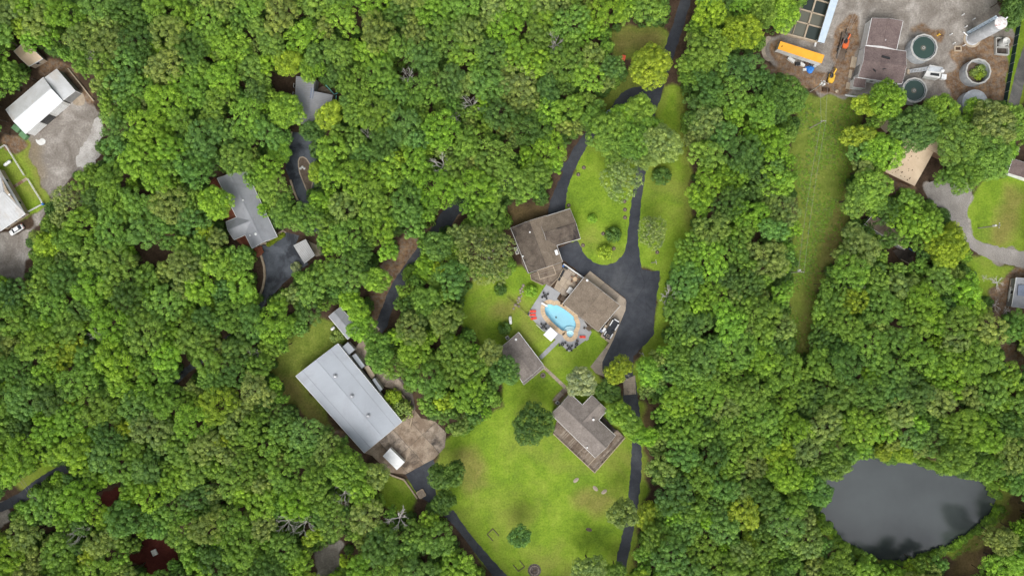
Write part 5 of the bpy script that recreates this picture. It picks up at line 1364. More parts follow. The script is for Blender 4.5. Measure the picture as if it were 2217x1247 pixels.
for k in range(5):
    c = a_.lerp(b_, k / 4); MB().box((c.x, c.y, .6), (.12, .12, 1.2)).build('post', M['timber_dark'], t, world=True)
t = thing('pool_rail', 'short white rail on the lawn side of the pool deck', 'rail', P(1169, 710))
a_, b_ = P(1161, 702.5), P(1177, 717)
for z_ in (.5, 1.0): MB().bar(a_ + Vector((0, 0, z_)), b_ + Vector((0, 0, z_)), .1, .08).build('rail', M['white'], t, world=True)
for k in range(3):
    c = a_.lerp(b_, k / 2); MB().box((c.x, c.y, .5), (.1, .1, 1.0)).build('post', M['white'], t, world=True)
for (x, y, a, lab_) in ((40,280,-40,'green dumpster tucked under the lower end of the white barn'), (55.5,295,-40,'green dumpster nearest the gravel yard below the white barn')):
    t = thing('dumpster', lab_, 'dumpster', P(x, y), R(a))
    MB().box((0, 0, .65), (2.4, 1.6, 1.2), 0, 1.06).build('bin_body', M['green_bin'], t); MB().box((-.6, 0, 1.3), (1.2, 1.66, .07)).build('lid', M['green_bin'], t); MB().box((.64, 0, 1.3), (1.2, 1.66, .07)).build('lid', M['green_bin'], t)
    for y_ in (-.85, .85): MB().box((0, y_, .9), (1.0, .1, .14)).build('lift_pocket', M['black'], t)
area('concrete_pad', [(76,301),(84,305),(90,299),(99,303),(98,312),(88,316),(80,311)], .02, M['offwhite'], .05, 1)
area('concrete_pad', [(163,200),(178,196),(186,225),(172,231),(155,225)], .02, M['concrete'], .08, 1)
# fire ring and horseshoe pits
def fire_ring(label, px, py, r, n=14):
    t = thing('fire_pit', label, 'fire pit', P(px, py))
    MB().rev((0, 0, 0), [(r * 1.5, .012), (r * .9, .05), (.001, .06)], 18).build('ash_bed', M['ash'], t)
    for k in range(n):
        a = 2 * math.pi * k / n; MB().box((r * math.cos(a), r * math.sin(a), .14), (.3, 2 * math.pi * r / n * .88, .28), a, .85).build('stone', M['stone'], t)
    for k in range(3): MB().tube((r * .5 * math.cos(k * 2.1), r * .5 * math.sin(k * 2.1), .12), (-r * .4 * math.cos(k * 2.1), -r * .4 * math.sin(k * 2.1), .22), .1, .08, 6).build('log', M['timber_dark'], t)
fire_ring('large stone ringed fire pit at the bottom of the lawn', 1157, 1234, 1.45, 16)
fire_ring('small stone ringed fire pit below the pool house', 1175.5, 812.4, .6, 10)
def horseshoe(label, pts):
    t = thing('horseshoe_pit', label, 'horseshoe pit', P(*pts[1]))
    for p, q in zip(pts[:-1], pts[1:]): MB().bar(P(*p) + Vector((0, 0, .13)), P(*q) + Vector((0, 0, .13)), .2, .26).build('timber', M['timber_dark'], t, world=True)
horseshoe('upper three sided timber horseshoe frame on the lawn', [(1067,1170),(1054.5,1156),(1067,1144),(1080,1159)])
horseshoe('lower three sided timber horseshoe frame near the fire pit', [(1111,1222),(1122,1236),(1136,1226),(1125,1213)])
# garden stones and bare stumps
rg = random.Random(21)
st = [(1133,618),(1130,624),(1132,631),(1127,634),(1129,641),(1124,645),(1126,651),(1122,655),(1116,660),(1123,663),(1112,668),(1127,628),(1120,650)]
for i, (x, y) in enumerate(sorted(st, key=lambda q: q[1])):
    t = thing('garden_rock', ('first','second','third','fourth','fifth','sixth','seventh','eighth','ninth','tenth','eleventh','twelfth','thirteenth')[i] + ' tan rock from the top of the rocky strip left of the pool deck', 'rock', P(x, y), rg.uniform(0, 6), 'rocks in the strip left of the pool deck')
    s_ = rg.uniform(.35, .6); t.scale = (s_, s_ * rg.uniform(.7, 1.1), s_ * .7)
    MB().rev((0, 0, 0), [(1.0, 0), (1.05, .3), (.75, .8), (.3, 1.0), (.001, 1.02)], 7).build('stone', M['stone'], t)
for i, (x, y, lab_) in enumerate(((1352,436,'brown stump beside the straight drive, topmost of three'), (1353,454,'brown stump beside the straight drive, middle of three'), (1353,471,'brown stump beside the straight drive, lowest of three'), (1329,538,'grey stump right of the yellow shrub on the oval lawn'), (1306,506,'brown stump left of the dark shrub on the oval lawn'), (1423,546,'brown stump on the strip lawn right of the drive'), (1231,445,'brown stump at the top left corner of the brown house lawn'), (1262,531,'pale stump at the lower left of the oval lawn'), (1264,363,'brown stump high on the oval lawn left of the shade tree'), (1252,378,'brown stump on the oval lawn near the curving drive'))):
    t = thing('tree_stump', lab_, 'stump', P(x, y)); MB().rev((0, 0, 0), [(.7, .01), (.45, .05), (.34, .3), (.3, .33), (.001, .35)], 9).build('wood', M['timber_dark'], t); MB().rev((0, 0, .33), [(.26, 0), (.001, .03)], 9).build('cut_face', M['stone'], t)
for (x, y, lab_) in ((1247,1039,'sandy burrow mound in the upper part of the large lawn'), (1289,1057,'larger of the sandy mounds right of the lawn middle'), (1308,1064,'small sandy mound beside the larger one'), (1275,1146,'dark molehill in the lower lawn')):
    t = thing('earth_mound', lab_, 'mound', P(x, y), rg.uniform(0, 3)); MB().rev((0, 0, 0), [(.9, .01), (.6, .12), (.25, .22), (.001, .2)], 9).build('soil', M['concrete2' if 'sandy' in lab_ else 'timber_dark'], t); t.scale = (1.2, .7, 1)

# white pad in the red clearing
t = thing('white_slab', 'white square pad on the dark red clearing at the bottom left', 'slab', P(335, 1195), R(25)); MB().box((0, 0, .15), (1.7, 1.9, .28)).build('slab_body', M['offwhite'], t); MB().box((-.4, -.6, .32), (.4, .3, .1)).build('lid', M['siding_grey'], t)

# ------------------------------------------------------------------ poles and wires
WT = {}
def pole(key, label, bx, by, h, rz, arm=2.4, trans=0, lampn=False):
    p = P(bx, by); t = thing('utility_pole', label, 'utility pole', p, rz)
    MB().tube((0, 0, 0), (0, 0, h), .2, .13, 8).build('shaft', M['pole'], t)
    MB().box((0, 0, h - .35), (.14, arm, .16)).build('crossarm', M['pole'], t)
    for y in (-arm * .45, 0, arm * .45):
        MB().rev((0, y, h - .28 if y else h), [(.07, 0), (.12, .1), (.07, .25), (.001, .3)], 8).build('insulator', M['offwhite'], t)
    for k in range(trans):
        a = k * 2.1; MB().tube((.5 * math.cos(a), .5 * math.sin(a), h - 2.2), (.5 * math.cos(a), .5 * math.sin(a), h - 1.0), .32, .32, 10).build('transformer', M['offwhite'], t)
    c, s_ = math.cos(rz), math.sin(rz)
    WT[key] = [Vector((p.x - y * s_, p.y + y * c, h - .02 if y else h + .25)) for y in (-arm * .45, 0, arm * .45)]
    return t
pole('a', 'utility pole with three white transformers above the digger', 1754, 199, 10.5, R(70), 2.6, 3)
pole('b', 'leaning looking utility pole in the upper part of the meadow', 1753, 278, 10, R(85), 1.6)
pole('c', 'utility pole with white head at the lower end of the meadow', 1707, 590, 9.8, R(80), 2.0, 1)
pole('d', 'utility pole on the bright lawn inside the gravel road bend', 2118, 494, 9.8, R(175), 1.6, 1)
pole('e', 'utility pole beside the black road at the lower left', 118, 1057, 10, R(-125), 3.0)
pole('f', 'utility pole beside the bare tree at the lower left', 222, 1190, 10, R(-125), 3.0)
pole('g', 'short service pole with white lamp on the strip lawn', 1411, 569, 7.0, R(10), 1.2)
pole('h', 'service pole with white bracket below the black drive', 1384, 763, 7.0, R(20), 1.2)
pole('i', 'utility pole at the right edge above the maroon house', 2165, 335, 8.5, R(175), 1.4)
def wire(label, a, b2, sag, r=.024, grp='overhead wires'):
    t = thing('power_line', label, 'wire', a, 0, grp); m = MB(); n = 14; prev = None
    for k in range(n + 1):
        f = k / n; p = a.lerp(b2, f) - Vector((0, 0, sag * 4 * f * (1 - f)))
        if prev is not None: m.tube(prev, p, r, r, 5, False)
        prev = p
    m.build('cable', M['wire'], t, world=True)
nm3 = ('left', 'middle', 'right')
top = [P(1876 + 14 * k, -40, 10) for k in range(3)]
for k in range(3):
    wire(nm3[k] + ' wire from the transformer pole to the top edge over the works', WT['a'][k], top[k], .8)
for k in (0, 2):
    wire(nm3[k] + ' wire between the transformer pole and the upper meadow pole', WT['a'][k], WT['b'][k], .5)
    wire(nm3[k] + ' wire along the meadow between its two poles', WT['b'][k], WT['c'][k], 1.2)
    wire(nm3[k] + ' wire between the two lower left poles', WT['e'][k], WT['f'][k], .8)
    wire(nm3[k] + ' wire from the lower left road pole to the left edge', WT['e'][k], WT['e'][k] + (WT['e'][k] - WT['f'][k]) * .9, .8)
    wire(nm3[k] + ' wire from the bare tree pole to the bottom edge', WT['f'][k], WT['f'][k] + (WT['f'][k] - WT['e'][k]) * .6, .6)

# ------------------------------------------------------------------ vegetation prototypes
def leaf_mesh(name, centres, rad, n_leaf, size, seed, cl=None, up=.12):
    rg = np.random.default_rng(seed); nc = len(centres)
    c = np.repeat(np.asarray(centres, float), n_leaf, 0); rr = np.repeat(np.asarray(rad, float), n_leaf)
    d = rg.normal(size=c.shape); d[:, 2] = np.abs(d[:, 2]) * 1.05 - .3 * np.abs(rg.normal(size=len(c)))
    d /= np.linalg.norm(d, axis=1)[:, None]
    p = c + d * (rr * (.80 + .28 * rg.random(len(c))))[:, None] * np.array([1, 1, .85])
    nrm = d + rg.normal(size=c.shape) * .34 + np.array([0, 0, up]); nrm /= np.linalg.norm(nrm, axis=1)[:, None]
    u = np.cross(nrm, rg.normal(size=c.shape)); u /= np.linalg.norm(u, axis=1)[:, None]; v = np.cross(nrm, u)
    s = size * (.65 + .7 * rg.random(len(c)))[:, None]
    V = np.stack([p - u * s * .5, p + v * s * .36 + u * s * .05, p + u * s * .55, p - v * s * .36 + u * s * .05], 1).reshape(-1, 3)
    n = len(c); me = bpy.data.meshes.new(name)
    me.vertices.add(4 * n); me.vertices.foreach_set('co', V.ravel())
    me.loops.add(4 * n); me.loops.foreach_set('vertex_index', np.arange(4 * n, dtype=np.int32))
    me.polygons.add(n); me.polygons.foreach_set('loop_start', np.arange(0, 4 * n, 4, dtype=np.int32))
    me.update(calc_edges=True)
    clv = np.repeat((.66 + .62 * rg.random(nc)), n_leaf) if cl is None else np.repeat(cl, n_leaf)
    lv = clv * (.82 + .36 * rg.random(n))
    at = me.attributes.new('lv', 'FLOAT', 'FACE'); at.data.foreach_set('value', lv.astype(np.float32))
    me.materials.append(M['leaf']); return me

def crown(name, r, h, seed, dens=1.0, gapf=2.1, leaf=.29, rc=.85, nl=108):
    rg = np.random.default_rng(seed); lobes = []
    n = int(8 + 1.3 * r)
    for i in range(n):
        a = rg.random() * 6.283; q = math.sqrt(rg.random()) * .66 * r if i else 0
        lr = r * rg.uniform(.28, .46) * (1.15 if i == 0 else 1)
        z = h - lr * .92 - (q / r) ** 2 * h * .26 - rg.random() * .13 * h
        lobes.append((q * math.cos(a), q * math.sin(a), z, lr))
    L = np.array(lobes); pts = []; inner = []
    tries = 0; want = int(dens * 4.2 * r * r); mind = rc * gapf
    while len(pts) < want and tries < want * 26:
        tries += 1
        l = L[rg.integers(n)]; d = rg.normal(size=3); d /= np.linalg.norm(d)
        if d[2] < -.35: continue
        p = l[:3] + d * l[3] * rg.uniform(.8, 1.16) * np.array([1, 1, .9])
        if (np.linalg.norm((p - L[:, :3]) / np.array([1, 1, .9]), axis=1) < L[:, 3] * .84).sum() > 0: continue
        if pts and np.min(np.linalg.norm(np.array(pts) - p, axis=1)) < mind * rg.uniform(.72, 1.1): continue
        pts.append(p)
    for k in range(int(len(pts) * .45)):
        l = L[rg.integers(n)]; d = rg.normal(size=3); d /= np.linalg.norm(d); d[2] = abs(d[2]) * .8
        inner.append(l[:3] + d * l[3] * .3 - np.array([0, 0, .8]))
    if dens < .9: inner = inner[:len(inner) // 4]
    pts += inner
    rad = rc * rg.uniform(.75, 1.3, len(pts))
    return leaf_mesh(name, pts, rad, nl, leaf, seed + 1), L

def trunk_mesh(name, h, r, L, seed, mat='bark'):
    rg = random.Random(seed); m = MB()
    pts = [Vector((rg.uniform(-.15, .15) * k, rg.uniform(-.15, .15) * k, h * .5 * k / 3)) for k in range(4)]
    tr = .035 * h ** .9 * .6
    for k in range(3): m.tube(pts[k], pts[k + 1], tr * (1.25 - .22 * k), tr * (1.25 - .22 * (k + 1)), 7, False)
    for l in L[:7]:
        a = pts[2].lerp(pts[3], rg.random()); b2 = Vector(l[:3]); mid = a.lerp(b2, .55) + Vector((rg.uniform(-.4, .4), rg.uniform(-.4, .4), .4))
        m.tube(a, mid, tr * .5, tr * .3, 5, False); m.tube(mid, b2, tr * .3, tr * .08, 5, False)
        for _ in range(2):
            e = b2 + Vector((rg.uniform(-1, 1), rg.uniform(-1, 1), rg.uniform(.2, .9))) * l[3] * .8
            m.tube(mid.lerp(b2, .6), e, tr * .14, tr * .03, 4, False)
    me = mesh(name, m.v, m.f, False); me.materials.append(M[mat]); return me

PROT = []   # (crown mesh, trunk mesh, r0, h0)
for i, (r, h) in enumerate([(3.4, 10.5)] * 4 + [(4.7, 13.0)] * 8 + [(6.2, 15.0)] * 6):
    cm, L = crown('leafy_crown', r, h, 100 + 7 * i, rc=(.62, .70, .78)[0 if i < 4 else 1 if i < 12 else 2])
    PROT.append((cm, trunk_mesh('tree_trunk', h, r, L, 50 + i), r, h))
DENSE = []
for i, (r, h) in enumerate([(4.7, 12.0)] * 3 + [(6.2, 14.0)] * 3):
    cm, L = crown('dense_crown', r, h, 700 + 9 * i, gapf=1.45, rc=.7)
    DENSE.append((cm, trunk_mesh('lawn_tree_trunk', h, r, L, 60 + i), r, h))
SPARSE = []
for i, (r, h) in enumerate([(6.0, 13.5), (7.5, 14.5)]):
    cm, L = crown('sparse_crown', r, h, 300 + i, dens=.9, rc=.55, nl=40, leaf=.34)
    SPARSE.append((cm, trunk_mesh('grey_trunk', h, r, L, 80 + i, 'deadwood'), r, h))
BUSH = []
for i in range(3):
    r = 1.6; rg = np.random.default_rng(400 + i); pts = []
    for _ in range(26):
        a = rg.random() * 6.283; q = math.sqrt(rg.random()) * 1.15; pts.append((q * math.cos(a), q * math.sin(a), .35 + 1.25 * math.sqrt(max(0, 1 - (q / 1.4) ** 2)) * rg.uniform(.7, 1.05)))
    for k in range(8): pts.append((1.25 * math.cos(k * .785), 1.25 * math.sin(k * .785), .4))
    me = leaf_mesh('bush_leaves', pts, np.full(len(pts), .48) * rg.uniform(.8, 1.2, len(pts)), 42, .26, 410 + i)
    m = MB()
    for k in range(6): m.tube((0, 0, 0), (pts[k][0] * .8, pts[k][1] * .8, pts[k][2]), .05, .02, 4, False)
    BUSH.append((me, mesh('bush_stems', m.v, m.f, False), 1.65, 1.9)); BUSH[-1][1].materials.append(M['bark'])
DEAD = []
for i in range(4):
    rg = random.Random(500 + i); m = MB(); H = 11.0
    def grow(a, d, L, r, lvl):
        b2 = a + d * L; mid = a.lerp(b2, .5) + Vector((rg.uniform(-1, 1), rg.uniform(-1, 1), rg.uniform(-.3, .5))) * L * .1
        m.tube(a, mid, r, r * .8, 5, False); m.tube(mid, b2, r * .8, r * .55, 5, False)
        if lvl == 0: return
        for k in range(3 if lvl > 1 else 3):
            f = rg.uniform(.45, 1.0); nd = (d + Vector((rg.uniform(-1, 1), rg.uniform(-1, 1), rg.uniform(-.35, .5))) * .8).normalized()
            grow(a.lerp(b2, f), nd, L * rg.uniform(.5, .72), r * .5, lvl - 1)
    m.tube((0, 0, 0), (0, 0, H * .5), .28, .22, 7, False)
    nb = 7
    for k in range(nb):
        a = 2 * math.pi * k / nb + rg.uniform(-.3, .3); el = rg.uniform(.25, .95)
        grow(Vector((0, 0, H * rg.uniform(.38, .52))), Vector((math.cos(a) * math.cos(el), math.sin(a) * math.cos(el), math.sin(el))), rg.uniform(2.0, 2.8), .15, 3)
    me = mesh('dead_branches', m.v, m.f, False); me.materials.append(M['deadwood']); DEAD.append((me, None, 4.6, H))

TONE = {'mid': (0.197, 0.342, 0.053), 'dark': (0.109, 0.211, 0.044), 'bright': (0.239, 0.42, 0.045), 'yellow': (0.308, 0.429, 0.041), 'olive': (0.245, 0.337, 0.083), 'blue': (0.159, 0.304, 0.064), 'pale': (0.339, 0.399, 0.189), 'sparse': (0.229, 0.309, 0.089)}
TNAME = {'mid': 'mid green', 'dark': 'dark green', 'bright': 'bright green', 'yellow': 'yellow green', 'olive': 'olive green', 'blue': 'cool green', 'pale': 'silvery pale', 'sparse': 'thin grey limbed'}

# open ground as seen from above (crowns keep out)
OPEN = [
 [(75,128),(100,122),(130,126),(150,146),(182,180),(212,225),(222,260),(216,310),(205,345),(175,360),(150,378),(138,410),(112,420),(100,470),(72,488),(62,520),(60,560),(40,590),(-60,590),(-60,330),(8,300),(5,262),(8,235),(70,172),(75,150)],
 [(38,100),(92,126),(62,145),(45,130)],
 [(592,160),(640,160),(685,172),(728,205),(720,235),(700,244),(685,262),(660,268),(658,285),(675,310),(680,345),(668,352),(680,372),(674,412),(650,430),(640,430),(622,385),(622,350),(632,310),(630,285),(638,262),(650,235),(634,215),(630,195),(600,190)],
 [(457,397),(470,382),(500,385),(515,398),(538,412),(547,450),(557,470),(582,490),(598,505),(625,500),(645,520),(668,520),(692,540),(688,555),(665,575),(636,585),(602,622),(565,665),(560,655),(572,620),(567,560),(540,538),(510,520),(490,500),(482,470),(496,445),(490,425),(478,412)],
 [(930,492),(955,460),(992,440),(985,470),(970,495),(945,500)],
 [(868,535),(895,518),(905,548),(895,565),(868,592),(860,618),(848,650),(838,690),(830,715),(810,702),(816,670),(806,650),(818,620),(816,598),(845,575),(862,555)],
 [(605,800),(640,745),(690,706),(712,690),(722,668),(748,668),(766,695),(752,715),(765,740),(795,737),(798,790),(825,815),(880,850),(898,890),(958,920),(963,965),(942,1000),(938,1020),(930,1045),(932,1075),(910,1108),(880,1110),(842,1085),(836,1035),(800,990),(752,950),(722,920),(690,905),(660,890),(622,845)],
 [(1105,490),(1102,455),(1130,445),(1180,450),(1190,410),(1222,378),(1232,325),(1268,292),(1308,252),(1318,215),(1345,185),(1368,142),(1332,108),(1325,88),(1360,72),(1410,62),(1440,68),(1465,0),(1468,-60),(1492,-60),(1495,0),(1485,60),(1462,120),(1457,165),(1480,200),(1476,330),(1486,400),(1498,470),(1480,510),(1448,560),(1438,620),(1430,680),(1428,740),(1400,770),(1378,800),(1380,860),(1400,870),(1408,900),(1402,950),(1400,1060),(1388,1080),(1385,1130),(1366,1200),(1355,1300),(1100,1300),(1064,1247),(1030,1205),(982,1140),(955,1112),(945,1060),(960,1000),(982,952),(1012,935),(1062,905),(1092,860),(1090,820),(1082,790),(1064,770),(1035,722),(1012,700),(1008,652),(1032,617),(1070,605),(1110,598),(1125,580),(1112,545)],
 [(1645,82),(1700,76),(1732,45),(1742,0),(1742,-60),(2150,-60),(2158,40),(2195,60),(2260,60),(2260,225),(2190,225),(2150,217),(2060,222),(2000,218),(1960,232),(1930,240),(1852,242),(1832,300),(1836,360),(1832,400),(1830,480),(1802,540),(1772,610),(1746,700),(1745,765),(1727,762),(1717,640),(1722,560),(1741,480),(1736,400),(1717,320),(1732,242),(1752,200),(1742,172),(1662,147)],
 [(1902,282),(1925,287),(1932,310),(1960,312),(2010,320),(2035,295),(2048,300),(2040,330),(2022,345),(2012,370),(2020,395),(2040,410),(2080,410),(2130,400),(2160,387),(2172,370),(2197,322),(2260,320),(2260,670),(2182,668),(2152,658),(2132,640),(2122,600),(2092,580),(2112,555),(2092,520),(2062,480),(2032,450),(2002,412),(1980,405),(1920,385),(1902,350),(1902,330)],
 [(1936,535),(1975,541),(1965,570),(1932,556)], [(1877,482),(1892,472),(1905,500),(1897,503)],
 [(1782,1022),(1820,1022),(1852,1002),(1885,987),(1930,1002),(1975,1000),(2000,992),(2040,1015),(2080,1035),(2110,1032),(2140,1052),(2162,1062),(2178,1100),(2210,1085),(2210,1120),(2150,1152),(2140,1190),(2105,1260),(2050,1260),(2062,1202),(1990,1197),(1940,1216),(1880,1197),(1830,1177),(1792,1132),(1777,1105)],
 [(292,1200),(340,1166),(392,1197),(350,1210),(332,1240)], [(222,1066),(245,1071),(249,1080),(236,1090)],
 [(-60,1080),(0,1080),(75,1036),(95,1005),(128,1010),(70,1060),(18,1095),(20,1130),(-60,1130)],
 [(692,1182),(743,1182),(720,1242),(687,1240)], [(387,830),(414,800),(410,814),(392,835)], [(2168,745),(2198,742),(2212,795),(2182,788)],
 [(308,535),(345,535),(358,560),(330,570),(308,560)], [(95,1135),(115,1128),(118,1150),(100,1152)],
]
MAN = [(1410,143,46,'yellow'),(1413,504,34,'sparse'),(1379,242,36,'mid'),(1318,285,44,'mid'),(1365,303,42,'mid'),(1433,312,42,'olive'),(1349,385,46,'sparse'),
 (1336,797,31,'yellow'),(1402,808,33,'bright'),(1257,826,34,'pale'),(1160,925,46,'dark'),(1318,848,28,'dark'),(1358,905,36,'mid'),(1336,893,24,'mid'),(1392,945,30,'bright'),
 (1347,1112,33,'olive'),(1398,1115,28,'yellow'),(1126,1160,26,'blue'),(1275,1228,36,'olive'),(1335,1235,25,'mid'),(965,1035,36,'dark'),(957,1085,28,'dark'),(985,1010,18,'dark'),
 (1090,808,34,'blue'),(1062,765,30,'olive'),(1055,552,62,'sparse'),(950,534,34,'blue'),(924,584,28,'bright'),(925,645,36,'mid'),
 (818,747,30,'mid'),(816,778,32,'mid'),(782,706,33,'bright'),(770,660,34,'bright'),(812,600,32,'bright'),(749,1015,44,'mid'),(812,1028,30,'olive'),
 (1923,215,40,'bright'),(1872,229,28,'yellow'),(1862,292,33,'yellow'),(2037,242,38,'bright'),(1977,280,52,'dark'),(1913,330,41,'bright'),(2085,312,52,'mid'),(2135,345,52,'mid'),(2150,272,50,'olive'),(2195,262,42,'mid'),(2172,325,36,'bright'),(2100,382,38,'mid'),(2110,240,28,'bright'),
 (1701,205,44,'dark'),(1690,25,38,'bright'),(1655,30,36,'mid'),(1605,72,42,'yellow'),(1889,411,44,'mid'),(1850,430,36,'mid'),(2044,540,45,'yellow'),(2052,505,28,'yellow'),(1290,262,32,'mid'),(1342,258,32,'bright'),(1402,283,34,'mid'),(1328,332,30,'mid'),(1398,348,28,'olive'),
 (2074,995,40,'mid'),(1953,984,25,'yellow'),(1909,980,21,'yellow'),(1771,1063,34,'blue'),(1805,1015,34,'mid'),(2172,1164,34,'olive'),(1687,982,34,'yellow'),(1701,1029,38,'bright'),(1625,1164,24,'yellow'),
 (627,141,32,'yellow'),(661,150,25,'bright'),(607,327,28,'bright'),(610,240,40,'bright'),(678,285,28,'dark'),(680,372,20,'yellow'),(718,252,32,'yellow'),(104,535,32,'yellow'),(145,430,34,'sparse'),(461,444,38,'bright'),
 (2190,25,34,'dark'),(2125,290,34,'mid'),(1255,345,10,'dark')]
MAN = MAN[:-1]
SHR = [(1150,630,14,'bright','round bright shrub between the rocky strip and the pool deck'),(1083,627,14,'dark','dark round shrub on the lawn left of the rocky strip'),(1310,545,17,'yellow','yellow green round shrub at the bottom of the oval lawn'),(1328,508,18,'dark','dark feathery shrub in the oval lawn'),(1283,473,11,'bright','small bright shrub beside the brown house gable'),(1092,712,15,'dark','dark shrub beside the propane tank and pool house'),(1434,380,21,'dark','dark shrub on the strip lawn right of the straight drive'),(850,862,20,'yellow','upper of two round shrubs against the warehouse'),(868,888,25,'olive','lower larger round shrub against the warehouse'),(730,730,17,'olive','olive shrub at the top corner of the warehouse'),(560,645,10,'mid','shrub under trees at the foot of the asphalt court'),
 (640,578,12,'pale','white flowering shrub below the ribbed carport'),(2108,158,9,'olive','left clump of scrub inside the open steel tank'),(2122,150,10,'olive','upper clump of scrub inside the open steel tank'),(2118,166,9,'yellow','lower clump of scrub inside the open steel tank'),(2129,162,8,'olive','right clump of scrub inside the open steel tank')]
DEADP = [(1020,222,25,'large bleached dead tree in the woods above the centre'),(985,250,15,'small grey dead tree left of the large bleached one'),(957,354,29,'bleached dead tree alone in a dark gap of the woods'),(880,162,24,'thin dead tree in the upper woods'),(790,290,18,'dead tree right of the ribbed metal house'),(1204,87,24,'dead tree near the top middle of the woods'),(1453,642,25,'white dead tree at the wood edge right of the black drive'),(160,1160,25,'grey dead tree beside the wires at the lower left'),(738,1076,28,'grey dead tree below the large warehouse'),(860,1130,30,'pale dead tree below the small lawn corner'),(617,1137,28,'left of two grey dead trees in the lower woods'),(654,1140,28,'right of two grey dead trees in the lower woods'),(198,723,18,'dark dead snag in the left woods'),(1859,622,16,'bleached snag right of the meadow end'),(192,121,18,'dead tree right of the white barn'),(550,765,16,'purplish dead tree left of the warehouse lawn'),(1352,815,14,'bare limb tree beside the yellow green tree at the bridge')]

# ------------------------------------------------------------------ fill the woods
kd_pts = []
for poly in OPEN:
    for p in densify(poly, 3.0): kd_pts.append((p.x, p.y, 0))
kd = kdtree.KDTree(len(kd_pts))
for i, p in enumerate(kd_pts): kd.insert(p, i)
kd.balance()
def is_open(x, y): return any(inside(p, x, y) for p in OPEN)
TREES = [dict(x=x, y=y, r=r, tone=t, man=True) for x, y, r, t in MAN]
TX = [t['x'] for t in TREES]; TY = [t['y'] for t in TREES]; TR = [t['r'] for t in TREES]
for x, y, r, l in DEADP: TX.append(x); TY.append(y); TR.append(r * .8)
rg = np.random.default_rng(77)
MARG = 150
def tone_at(x, y):
    f = math.sin(x * .011 + 1.7) * math.cos(y * .013 - .6) + .6 * math.sin(x * .027 - y * .019)
    u = rg.random() + .12 * f
    for k, lim in (('dark', .10), ('blue', .24), ('mid', .60), ('olive', .76), ('bright', .955), ('yellow', .98)):
        if u < lim: return k
    return 'mid'
grid = {}
def put(x, y, r): grid.setdefault((int(x // 60), int(y // 60)), []).append((x, y, r))
for x, y, r in zip(TX, TY, TR): put(x, y, r)
for lo, hi, tries, k in ((36, 46, 5000, .70), (28, 38, 12000, .64), (20, 28, 16000, .62), (14, 20, 14000, .62)):
    cand = rg.random((tries, 3)) * np.array([PXW + 2 * MARG, PXH + 2 * MARG, hi - lo]) + np.array([-MARG, -MARG, lo])
    for x, y, r in cand:
        gx_, gy_ = int(x // 60), int(y // 60); ok = True
        for i in (-2, -1, 0, 1, 2):
            for j in (-2, -1, 0, 1, 2):
                for (a, b2, c) in grid.get((gx_ + i, gy_ + j), ()):
                    if (a - x) ** 2 + (b2 - y) ** 2 < (k * (r + c)) ** 2: ok = False; break
                if not ok: break
            if not ok: break
        if not ok: continue
        d = kd.find((x, y, 0))[2]
        if d < r * .97 or is_open(x, y): continue
        put(x, y, r); TREES.append(dict(x=x, y=y, r=r, tone=tone_at(x, y), man=False))
for t in TREES:
    j = .85 + .3 * rg.random(); c = np.array(TONE[t['tone']]) * j * np.array([1 + .16 * (rg.random() - .5), 1, 1 + .3 * (rg.random() - .5)])
    t['col'] = tuple(float(v) for v in c)
    rm = t['r'] * S
    t['h'] = float((7.8 + 1.05 * rm) * (.9 + .22 * rg.random()) * (.75 if t['man'] and t['r'] < 30 else 1))
    hc = t['h'] * .74
    rw = rm * (HC - hc) / HC
    p = P(t['x'], t['y'], hc); t['p'] = (p.x, p.y); t['rw'] = rw * 1.02
    if t['man'] and t['tone'] != 'sparse': t['pi'] = ('d', int(rg.integers(0, 3)) + (3 if rw > 5.4 else 0))
    elif t['tone'] == 'sparse': t['pi'] = ('s', 0 if t['r'] < 55 else 1)
    else:
        k = 0 if rw < 3.9 else 1 if rw < 5.4 else 2
        t['pi'] = ('t', int(rg.integers(*((0, 4), (4, 12), (12, 18))[k])))
    t['rz'] = float(rg.random() * 6.283); t['an'] = float(rg.uniform(.9, 1.12))
def proto(t): return {'s': SPARSE, 'd': DENSE, 't': PROT}[t['pi'][0]][t['pi'][1]]
def in_view(t): return -5 < t['x'] < PXW + 5 and -5 < t['y'] < PXH + 5
# labels
LMK = [(75,220,'white barn'),(150,320,'gravel yard'),(25,440,'left edge house'),(680,215,'ribbed metal house'),(530,450,'L shaped grey house'),(660,545,'ribbed carport'),(755,862,'large warehouse'),(852,995,'white trailer'),(850,640,'narrow black lane'),(1180,525,'brown house'),(1210,690,'swimming pool'),(1128,773,'pool house'),(1262,930,'deck house'),(1180,1090,'large lawn'),(1400,200,'road fork'),(1375,1040,'lower black drive'),(1770,420,'power line meadow'),(1735,113,'orange roofed trailer'),(2000,150,'round water tanks'),(1970,350,'tan roofed house'),(2110,500,'gravel road bend'),(1960,1100,'pond'),(335,1195,'red clearing'),(957,354,'lone bleached dead tree'),(1605,72,'yellow crown by the works'),(0,0,'top left corner'),(0,800,'middle of the left edge'),(0,1247,'bottom left corner'),(450,0,'left half of the top edge'),(1000,0,'middle of the top edge'),(700,1247,'warehouse at the bottom edge'),(1600,1247,'bottom edge beside the pond'),(2217,1247,'bottom right corner'),(2217,900,'right edge above the pond'),(400,815,'hidden lane gap')]
def direction(dx, dy):
    a = math.degrees(math.atan2(-dy, dx)) % 360
    return ('right of', 'above and right of', 'above', 'above and left of', 'left of', 'below and left of', 'below', 'below and right of')[int((a + 22.5) // 45) % 8]
